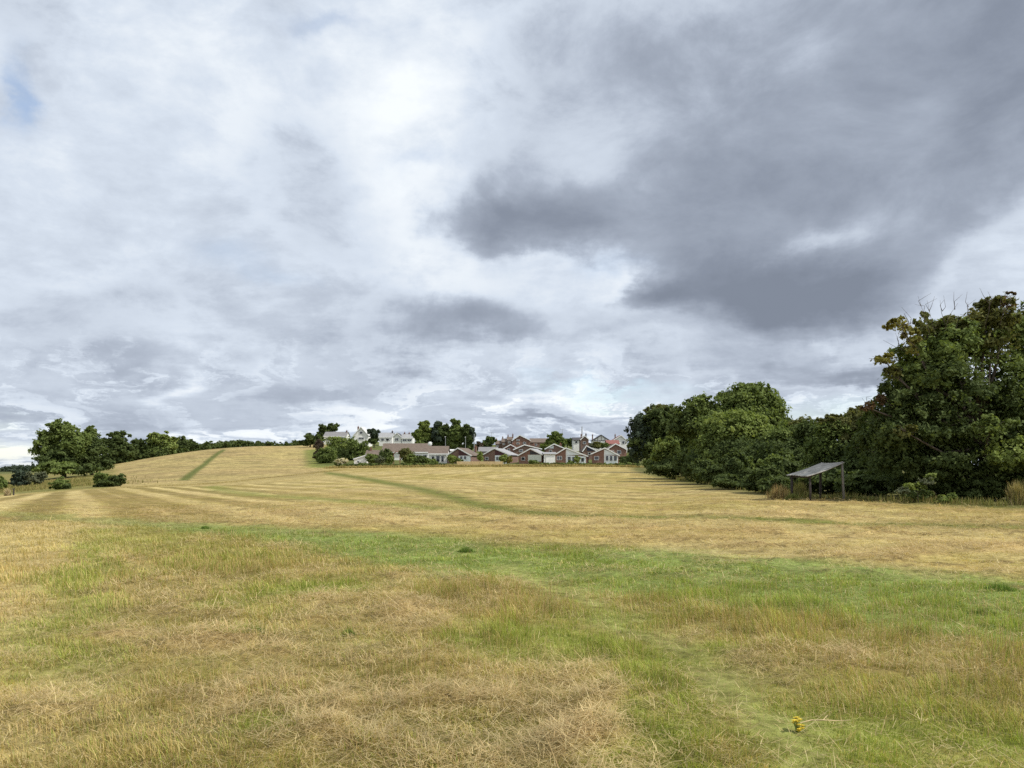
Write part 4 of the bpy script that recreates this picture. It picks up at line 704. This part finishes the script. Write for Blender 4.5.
SH = [('purple brown leaved bush at the left end of the village greenery', 232, [(319, 446, 5, 6, 0, 'purple'), (318, 455, 5, 6, 0, 'purple')], 2600),
 ('large round green bush beside the hill verge', 222, [(328, 456, 10, 8, 0, 'mid'), (324, 461, 9, 6, 0, 'mid')], 5200),
 ('yellow green bush below the grey roofed house', 240, [(334, 443, 10, 6, 0, 'light'), (346, 445, 9, 6.5, 0, 'light'), (338, 452, 10, 8, 0, 'mid')], 4200),
 ('dark green bush below the tall white gabled house', 232, [(354, 447, 9, 7, 0, 'mid'), (363, 449, 7, 7, 0, 'mid'), (347, 455, 9, 8, 0, 'dark'), (358, 457, 9, 6, 0, 'mid')], 5000),
 ('cream flowered round bush at the field edge', 198, [(341, 462.5, 6, 4.5, 0, 'cream'), (341, 465.5, 6, 3, 0, 'mid')], 1900),
 ('bushy shrub in front of the brown tiled outbuilding', 204, [(372, 459, 7, 4.5, 0, 'mid'), (379, 461, 6, 4, 0, 'grey')], 2600),
 ('dark shrub left of the red wooden arch', 207, [(385, 455.5, 7, 6, 0, 'dark'), (389, 459, 6, 5, 0, 'mid')], 3000),
 ('spreading olive shrub right of the red wooden arch', 207, [(406, 455, 7, 6, 0, 'olive'), (410, 460, 8, 5, 0, 'mid')], 3200),
 ('low dark shrub under the white fascia of the long bungalow', 207, [(420, 460, 7, 3.5, 0, 'dark'), (427, 461, 4, 3, 0, 'mid')], 1800),
 ('green shrub below the white picture windows', 205, [(433, 463, 5, 3.5, 0, 'mid')], 1000),
 ('light green shrub in front of the maroon gabled bungalow', 204, [(452, 459.5, 4.5, 4, 0, 'light'), (458, 461, 4, 3, 0, 'mid')], 1800),
 ('small yellow green shrub at the corner right of the maroon gable', 205, [(480, 457, 3, 4, 0, 'light')], 800),
 ('orange and green shrub against the pale grey roofed bungalow', 206, [(504, 459, 4.5, 4, 0, 'light'), (509, 460, 3, 3.5, 0, 'yellow')], 1500),
 ('low green shrub below the long pale garage door', 205, [(533, 462.3, 5, 2.2, 0, 'mid')], 800),
 ('green shrub against the windows right of the white garage', 205, [(577, 459.5, 3, 3.5, 0, 'light'), (571, 463, 4, 2.5, 0, 'mid')], 1200),
 ('dark shrub at the right end of the bungalow row', 203, [(626, 460, 7, 4, 0, 'dark'), (634, 461, 6, 5, 0, 'dark')], 2200)]
for i, (lb, Y, lo, n) in enumerate(SH):
    plant('garden_shrub', lb, 'shrub', Y, lo[0][0], [(a, b, c * 1.18, d * 1.15, e, f) for a, b, c, d, e, f in lo], int(n * 1.7), .24, 300 + i, GS, trunk=.07, trunkpart='stem', ragged=.1, fill=.4)
def hedge(label, Y, x0, x1, top, n, seed, pal):
    k = Y / F; xc = (x0 + x1) / 2; bx = (xc - CX) * k; bz = hz(bx, Y); lb = []; x = x0
    rg = random.Random(seed)
    while x < x1:
        X = (x - CX) * k - bx; g = hz((x - CX) * k, Y) - bz; t = EYE - (top + rg.uniform(-.7, .9) - HY) * k - bz
        lb.append((X, rg.uniform(-.3, .3), (g + t) / 2, 2.6 * k, 1.0, max(.4, (t - g) / 2), pal[rg.randrange(len(pal))])); x += 3.0
    V, q, C = leaves(lb, n, .2, seed, .3, .3)
    tag(link('hedge', mesh_np('hedge', V, [q], M['leaf'], C), None, (bx, Y, bz)), label, 'hedge')
hedge('clipped dark hedge in front of the long brown roofed bungalow', 200, 348, 450, 463.5, 11000, 401, ('dark', 'dark', 'mid'))
hedge('uneven low hedge in front of the brick and white bungalows', 200, 536, 640, 463.2, 9000, 402, ('dark', 'mid', 'mid', 'olive'))
# wooden garden fence, seen between the hedges
def fence(label, Y, x0, x1, top, n):
    k = Y / F; xm = (x0 + x1) / 2; X = (xm - CX) * k; g = min(hz((x0 - CX) * k, Y), hz((x1 - CX) * k, Y)); root = empty('wooden_fence', (X, Y, g)); tag(root, label, 'fence')
    h = EYE - (top - HY) * k - g; W = (x1 - x0) * k
    for i in range(n):
        a = -W / 2 + W * i / n; m = MB(); b = a + W / n; nb = 12
        for j in range(nb):
            u0 = a + .06 + (b - a - .12) * j / nb; u1 = a + .06 + (b - a - .12) * (j + 1) / nb
            m.box(u0, u1 - .012, -.012 if j % 2 else .006, .02 if j % 2 else .038, -.1, h - .06 + .02 * (j % 2))
        m.build('fence_panel', M['fencewood'], root)
    for i in range(n + 1):
        a = -W / 2 + W * i / n; MB().box(a - .05, a + .05, -.05, .05, -.3, h + .05, .01).build('post', M['fencewood'], root)
fence('tan wooden panel fence in front of the maroon gabled bungalows', 203, 457, 503, 461.2, 6)
# dry grass strips
def strip_grass(name, label, pts, wid, n, hh, seed, cols, cat='grass'):
    rg = np.random.default_rng(seed); pts = np.array(pts); seg = np.hypot(*(pts[1:] - pts[:-1]).T); cs = np.concatenate([[0], np.cumsum(seg)]); s = rg.random(n) * cs[-1]
    x = np.interp(s, cs, pts[:, 0]) + rg.normal(0, wid, n); y = np.interp(s, cs, pts[:, 1]) + rg.normal(0, wid, n); z = Hz(x, y) - .03
    r = np.hypot(x, y); p = rg.random(n)[:, None]; c = np.array(cols[0]) * (1 - p) + np.array(cols[1]) * p; c = c * rg.uniform(.75, 1.2, n)[:, None]
    h = hh * rg.uniform(.4, 1.3, n) * (.5 + fbm(x / 1.2, y / 1.2, seed, 2))
    o = link(name, blades(name, x, y, z, h, np.maximum(.006, .0007 * r), np.abs(rg.normal(.3, .25, n)), rg.uniform(0, 6.28, n), c, c * 1.1))
    tag(o, label, cat, kind='stuff')
k = lambda px, Y: ((px - CX) / F * Y, Y)
strip_grass('long_grass', 'uncut straw coloured grass at the far edge of the field below the village', [k(330, 192), k(450, 194), k(640, 194)], .9, 9000, .55, 501, ((.42, .31, .13), (.24, .22, .08)))
strip_grass('long_grass', 'rough green grass along the foot of the right-hand hedge', [(19.6, 32), (17.3, 36), (14.9, 40.5), (15.4, 46), (16.2, 55), (18.6, 75), (21, 110)], .35, 11000, .32, 502, ((.13, .16, .035), (.30, .24, .10)))
strip_grass('rough_meadow', 'rough olive grass beyond the left edge of the field', [k(-20, 128), k(20, 134), k(60, 136), k(30, 165)], 5, 12000, .5, 503, ((.17, .18, .05), (.33, .26, .11)))
strip_grass('long_grass', 'uncut grass along the foot of the hill', FOOT, .9, 2500, .10, 504, ((.42, .32, .14), (.28, .25, .09)))

def tall_clump(name, label, px, Y, wpx, hpx, n, seed, cols, cat='grass clump', leanx=0.0):
    kk = Y / F; bx = (px - CX) * kk; bz = hz(bx, Y); rg = np.random.default_rng(seed); w_ = wpx * kk; h_ = hpx * kk
    x = np.clip(rg.normal(0, w_ * .36, n), -.8 * w_, .8 * w_); y = np.clip(rg.normal(0, w_ * .28, n), -w_ * .6, w_ * .6); c0 = np.array(cols[0]); c1 = np.array(cols[1]); p = rg.random(n)[:, None]; c = (c0 * (1 - p) + c1 * p) * rg.uniform(.7, 1.2, n)[:, None]
    h = h_ * rg.uniform(.35, 1.1, n) * np.exp(-(x / (w_ * 1.1)) ** 2)
    o = link(name, blades(name, x, y, np.full(n, -.03), h, np.full(n, max(.006, .0006 * Y)) * rg.uniform(.6, 1.6, n), np.abs(rg.normal(.3, .22, n)), rg.uniform(0, 6.28, n), c, c * 1.15), None, (bx, Y, bz)); tag(o, label, cat)
tall_clump('tall_grass', 'tall russet dry grass clump left of the shelter', 779, 38.8, 15, 17, 420, 601, ((.42, .27, .14), (.30, .27, .10)))
tall_clump('tall_grass', 'pale tall grass clump seen under the low side of the shelter roof', 800, 41.5, 10, 17, 600, 602, ((.30, .25, .10), (.17, .18, .05)))
tall_clump('tall_grass', 'pale dry stalks and grass clump at the right edge of the picture', 1018, 33, 12, 26, 800, 603, ((.45, .34, .17), (.22, .22, .07)))
tall_clump('tall_grass', 'green grass clump at the foot of the shelter left post', 792, 37.6, 9, 8, 500, 604, ((.13, .16, .04), (.22, .22, .07)))
TU = 'green tussocks standing in the mown field'
for i, (px, py, wp, hp, lb) in enumerate(((466, 552, 11, 6, 'round green tussock in the middle of the field on the green track'), (1000, 590, 20, 9, 'wide dark green tussock at the right edge of the green track'), (205, 529, 7, 4, 'small dark tussock on the left part of the green track'), (655, 574, 12, 4, 'low tussock at the edge between green track and straw'),
        (838, 573, 9, 5, 'small tussock on the straw edge above the green track'), (348, 634, 9, 7, 'dark tuft on the hay in the left foreground'), (985, 613, 22, 6, 'broad tussock just below the right end of the track'), (255, 632, 14, 8, 'bright green tuft among the left foreground hay'))):
    x, y = hit(px, py); tall_clump('grass_tussock', lb, px, y, wp, hp * 1.15, 620, 620 + i, ((.085, .15, .03), (.19, .27, .055)), 'tussock'); COL.objects[-1]['group'] = TU

# ------------------------------------------------------------------ open shelter with a sheet roof on posts
def shelter():
    A = Vector((13.50, 39.0)); B = Vector((13.72, 37.0)); Cc = Vector((15.34, 37.22)); Dd = A + (Cc - B)
    c = (A + Cc) / 2; g = hz(c.x, c.y); root = empty('open_shelter', (c.x, c.y, g)); tag(root, 'low open shelter with a sloping grey sheet roof on posts beside the hedge', 'shelter')
    zA, zC = EYE - (475.2 - HY) / F * 39 - g, EYE - (462.6 - HY) / F * 37.2 - g
    u = (B - A).normalized(); v = (Cc - B).normalized(); Ln = (B - A).length + .16; W = (Cc - B).length + .2
    # corrugated sheet: waves run up the slope
    bm = bmesh.new(); nu, nv = 56, 14; V = []
    for s_ in (0, 1):
        for i in range(nu + 1):
            for j in range(nv + 1):
                p = A - u * .08 - v * .1 + u * Ln * i / nu + v * W * j / nv; t = j / nv
                sag = -.05 * math.sin(math.pi * t) + .02 * math.sin(i / nu * 5 + t * 3) + .018 * math.sin(i / nu * 2 * math.pi * 13)
                V.append(bm.verts.new((p.x - c.x, p.y - c.y, zA + (zC - zA) * t + sag - .02 * s_)))
    n1 = (nu + 1) * (nv + 1)
    f = lambda s_, i, j: V[s_ * n1 + i * (nv + 1) + j]
    for i in range(nu):
        for j in range(nv):
            bm.faces.new((f(0, i, j), f(0, i + 1, j), f(0, i + 1, j + 1), f(0, i, j + 1))); bm.faces.new((f(1, i, j), f(1, i, j + 1), f(1, i + 1, j + 1), f(1, i + 1, j)))
    for i in range(nu):
        for j in (0, nv): bm.faces.new((f(0, i, j), f(1, i, j), f(1, i + 1, j), f(0, i + 1, j)))
    for j in range(nv):
        for i in (0, nu): bm.faces.new((f(0, i, j), f(0, i, j + 1), f(1, i, j + 1), f(1, i, j)))
    m = MB(); m.bm.free(); m.bm = bm; m.build('roof', M['sheet'], root)
    def post(p, ztop, r, mt, lean=(0, 0)):
        q = p - c; gz = hz(p.x, p.y) - g
        MB().tube([(q.x + lean[0], q.y + lean[1], gz - .3), (q.x + lean[0] * .5, q.y + lean[1] * .5, (gz + ztop) / 2), (q.x, q.y, ztop)], [r * 1.05, r, r * .95], 10).build('post', M[mt], root, smooth=True)
    post(A + u * .15 + v * .08, zA - .02, .065, 'darkpost'); post(B - u * .12 + v * .12, zA + .02, .05, 'darkpost', (.03, 0)); post(Cc + v * .02 - u * .02, zC + .06, .056, 'postwood', (.10, 0)); post(Dd - v * .05 + u * .1, zC - .05, .06, 'darkpost')  # posts beneath the roof use darker wood: roof shade put into colour
    a3 = lambda p, z: Vector((p.x - c.x, p.y - c.y, z))
    for p, q, z in ((A, B, zA - .075), (Dd, Cc, zC - .085)): MB().tube([a3(p + v * .08, z), a3(q + v * .08 if z < 1.3 else q - v * .05, z)], .035, 8).build('roof_beam', M['darkpost'], root)
    for p, q, w_ in ((A, Dd, .1), (B, Cc, -.1)): MB().tube([a3(p + v * .05 + u * w_, zA - .09), a3(q - v * .02 + u * w_, zC - .10)], .03, 8).build('rafter', M['darkpost'], root)
shelter()

# ------------------------------------------------------------------ lamp posts, masts, arch, dish
def lamp(label, px, Y, top, group):
    kk = Y / F; x = (px - CX) * kk; g = hz(x, Y); h = EYE - (top - HY) * kk - g; root = empty('street_lamp', (x, Y, g)); tag(root, label, 'street lamp', group)
    MB().tube([(0, 0, -.2), (0, 0, 1.2), (0, 0, 1.25), (0, 0, h - .1)], [.11, .11, .075, .055], 10).build('pole', M['metal'], root)
    MB().tube([(0, 0, h - .2), (0, -.25, h - .04), (0, -.7, h)], .035, 8).build('arm', M['metal'], root)
    MB().box(-.16, .16, -1.25, -.6, h - .06, h + .08, .03).build('lamp_head', M['white'], root)
lamp('pale street lamp in front of the dark trees, above the white flat roof', 445.5, 236, 437, 'street lamps behind the bungalows')
lamp('pale street lamp behind the maroon gabled bungalow', 465.5, 236, 437.3, 'street lamps behind the bungalows')
def mast(name, label, cat, px, Y, top, r=.06, bars=True, basepy=None):
    kk = Y / F; x = (px - CX) * kk; g = hz(x, Y); h = EYE - (top - HY) * kk - g; z0 = -.2 if basepy is None else EYE - (basepy - HY) * kk - g
    root = empty(name, (x, Y, g + z0)); tag(root, label, cat); h -= z0
    MB().tube([(0, 0, 0), (0, 0, h)], [r * 1.3, r], 8).build('pole', M['metal'], root)
    if bars:
        m = MB().tube([(-.8, 0, h - .25), (.8, 0, h - .25)], .025, 6)
        for j in range(7): m.tube([(-.75 + .25 * j, 0, h - .55), (-.75 + .25 * j, 0, h + .05)], .015, 5)
        m.build('aerial_bars', M['metal'], root)
mast('telegraph_pole', 'tall thin pole rising by the narrow dark tree right of the maroon gable', 'pole', 474.2, 222, 434, .09, False)
mast('television_aerial', 'tall aerial pole above the narrow brown brick house', 'aerial', 582, 274, 426.5, .16, False, 436)
mast('television_aerial', 'thin aerial on the skyline right of the bushy green tree', 'aerial', 562.4, 300, 428.8, .06, True)
mast('television_aerial', 'thin aerial above the small dark round tree', 'aerial', 491.6, 300, 432.2, .05, True)
def dish():
    Y = 233; p = at(430, 444.5, Y); root = empty('satellite_dish', (p.x, p.y, p.z)); tag(root, 'big white satellite dish on the right end of the long brown roof', 'satellite dish')
    bm = bmesh.new(); rings = []
    for i in range(7):
        r = .62 * i / 6 + .001; rings.append([bm.verts.new((r * math.cos(a), .35 * r * r - .1, r * math.sin(a) + .2)) for a in [2 * math.pi * k_ / 20 for k_ in range(20)]])
    for a, b in zip(rings[:-1], rings[1:]):
        for k_ in range(20): bm.faces.new((a[k_], a[(k_ + 1) % 20], b[(k_ + 1) % 20], b[k_]))
    m = MB(); m.bm.free(); m.bm = bm; o = m.build('reflector', M['white'], root); s_ = o.modifiers.new('thickness', 'SOLIDIFY'); s_.thickness = .03
    MB().tube([(0, .05, .2), (0, .3, 0), (0, .3, -1.2)], .04, 8).build('bracket', M['metal'], root); MB().tube([(0, -.05, -.3), (0, -.45, .15)], .02, 6).build('feed_arm', M['metal'], root)
dish()
def arch():
    Y = 214; x, _ = k(396.5, Y); g = hz(x, Y); root = empty('garden_arch', (x, Y, g)); tag(root, 'reddish wooden garden arch among the shrubs before the long bungalow', 'garden arch')
    for sx in (-1, 1):
        for yy in (0, 1.0): MB().box(sx * .85 - .05, sx * .85 + .05, yy - .05, yy + .05, -.3, 2.6).build('post', M['redwood'], root)
    m = MB()
    for yy in (0, 1.0): m.tube([(-.95, yy, 2.6), (-.65, yy, 3.15), (0, yy, 3.45), (.65, yy, 3.15), (.95, yy, 2.6)], .07, 8)
    for t in range(5):
        a = math.pi * (t + .5) / 5; m.tube([(-.9 * math.cos(a), -.15, 2.62 + .8 * math.sin(a)), (-.9 * math.cos(a), 1.15, 2.62 + .8 * math.sin(a))], .035, 6)
    m.build('arched_top', M['redwood'], root)
arch()

# ------------------------------------------------------------------ far left field corner
def stub_post():
    Y = 106; x = (13.6 - CX) / F * Y; g = hz(x, Y)
    o = MB().tube([(0, 0, -.2), (.01, 0, .5), (.03, 0, .92)], [.10, .09, .075], 10).tube([(-.16, 0, .80), (.2, 0, .86)], .045, 8).build('stub_post', M['darkpost'], None, (x, Y, g)); tag(o, 'short dark wooden post at the far left corner of the field', 'post')
stub_post()
tall_clump('tall_grass', 'pale bleached grass clump beside the stub post in the far left corner', 7.5, 106, 3.2, 8, 260, 605, ((.60, .50, .34), (.40, .32, .18)))

# ------------------------------------------------------------------ small foreground things
def flower():
    x, y = hit(797, 732); g = hz(x, y); root = empty('yellow_flower', (x, y, g)); tag(root, 'single yellow flowering weed in the right foreground grass', 'flower')
    rg = random.Random(5); st = MB()
    heads = []
    for j in range(16):
        a = rg.uniform(0, 6.28); d = Vector((math.cos(a) * rg.uniform(.01, .045), math.sin(a) * rg.uniform(.01, .04), rg.uniform(.015, .075))); st.tube([(0, 0, -.02), d * .6, d], [.003, .0025, .002], 5); heads.append(d)
    st.build('stem', M['gstem'], root)
    m = MB()
    for d in heads:
        m.ball(d, .006, sub=1)
        for q in range(10):
            a = 2 * math.pi * q / 10; e = d + Vector((math.cos(a) * .017, math.sin(a) * .017, .004)); t = Vector((-math.sin(a), math.cos(a), 0)) * .005; mid = (d + e) / 2 + Vector((0, 0, .003))
            vs = [m.bm.verts.new(v) for v in (d, mid + t, e, mid - t)]; m.bm.faces.new(vs)
    m.build('flower_head', M['petal'], root)
M['petal'] = plain('yellow_petal', (.62, .48, .03), .6, .15, 30); M['gstem'] = plain('green_stem', (.18, .24, .05), .7, .2, 20)
flower()
def twig():
    x, y = hit(815, 728); g = hz(x, y) + .03; o = MB().tube([(-.09, .0, .0), (-.02, .015, .012), (.05, .0, .018), (.13, .012, .01), (.22, .004, .015)], [.003, .004, .004, .003, .0015], 6).tube([(.05, 0, .018), (.10, .06, .03)], [.003, .0015], 5).build('dead_twig', M['fencewood'], None, (x, y, g)); tag(o, 'dead dry twig lying by the yellow flower', 'twig')
twig()
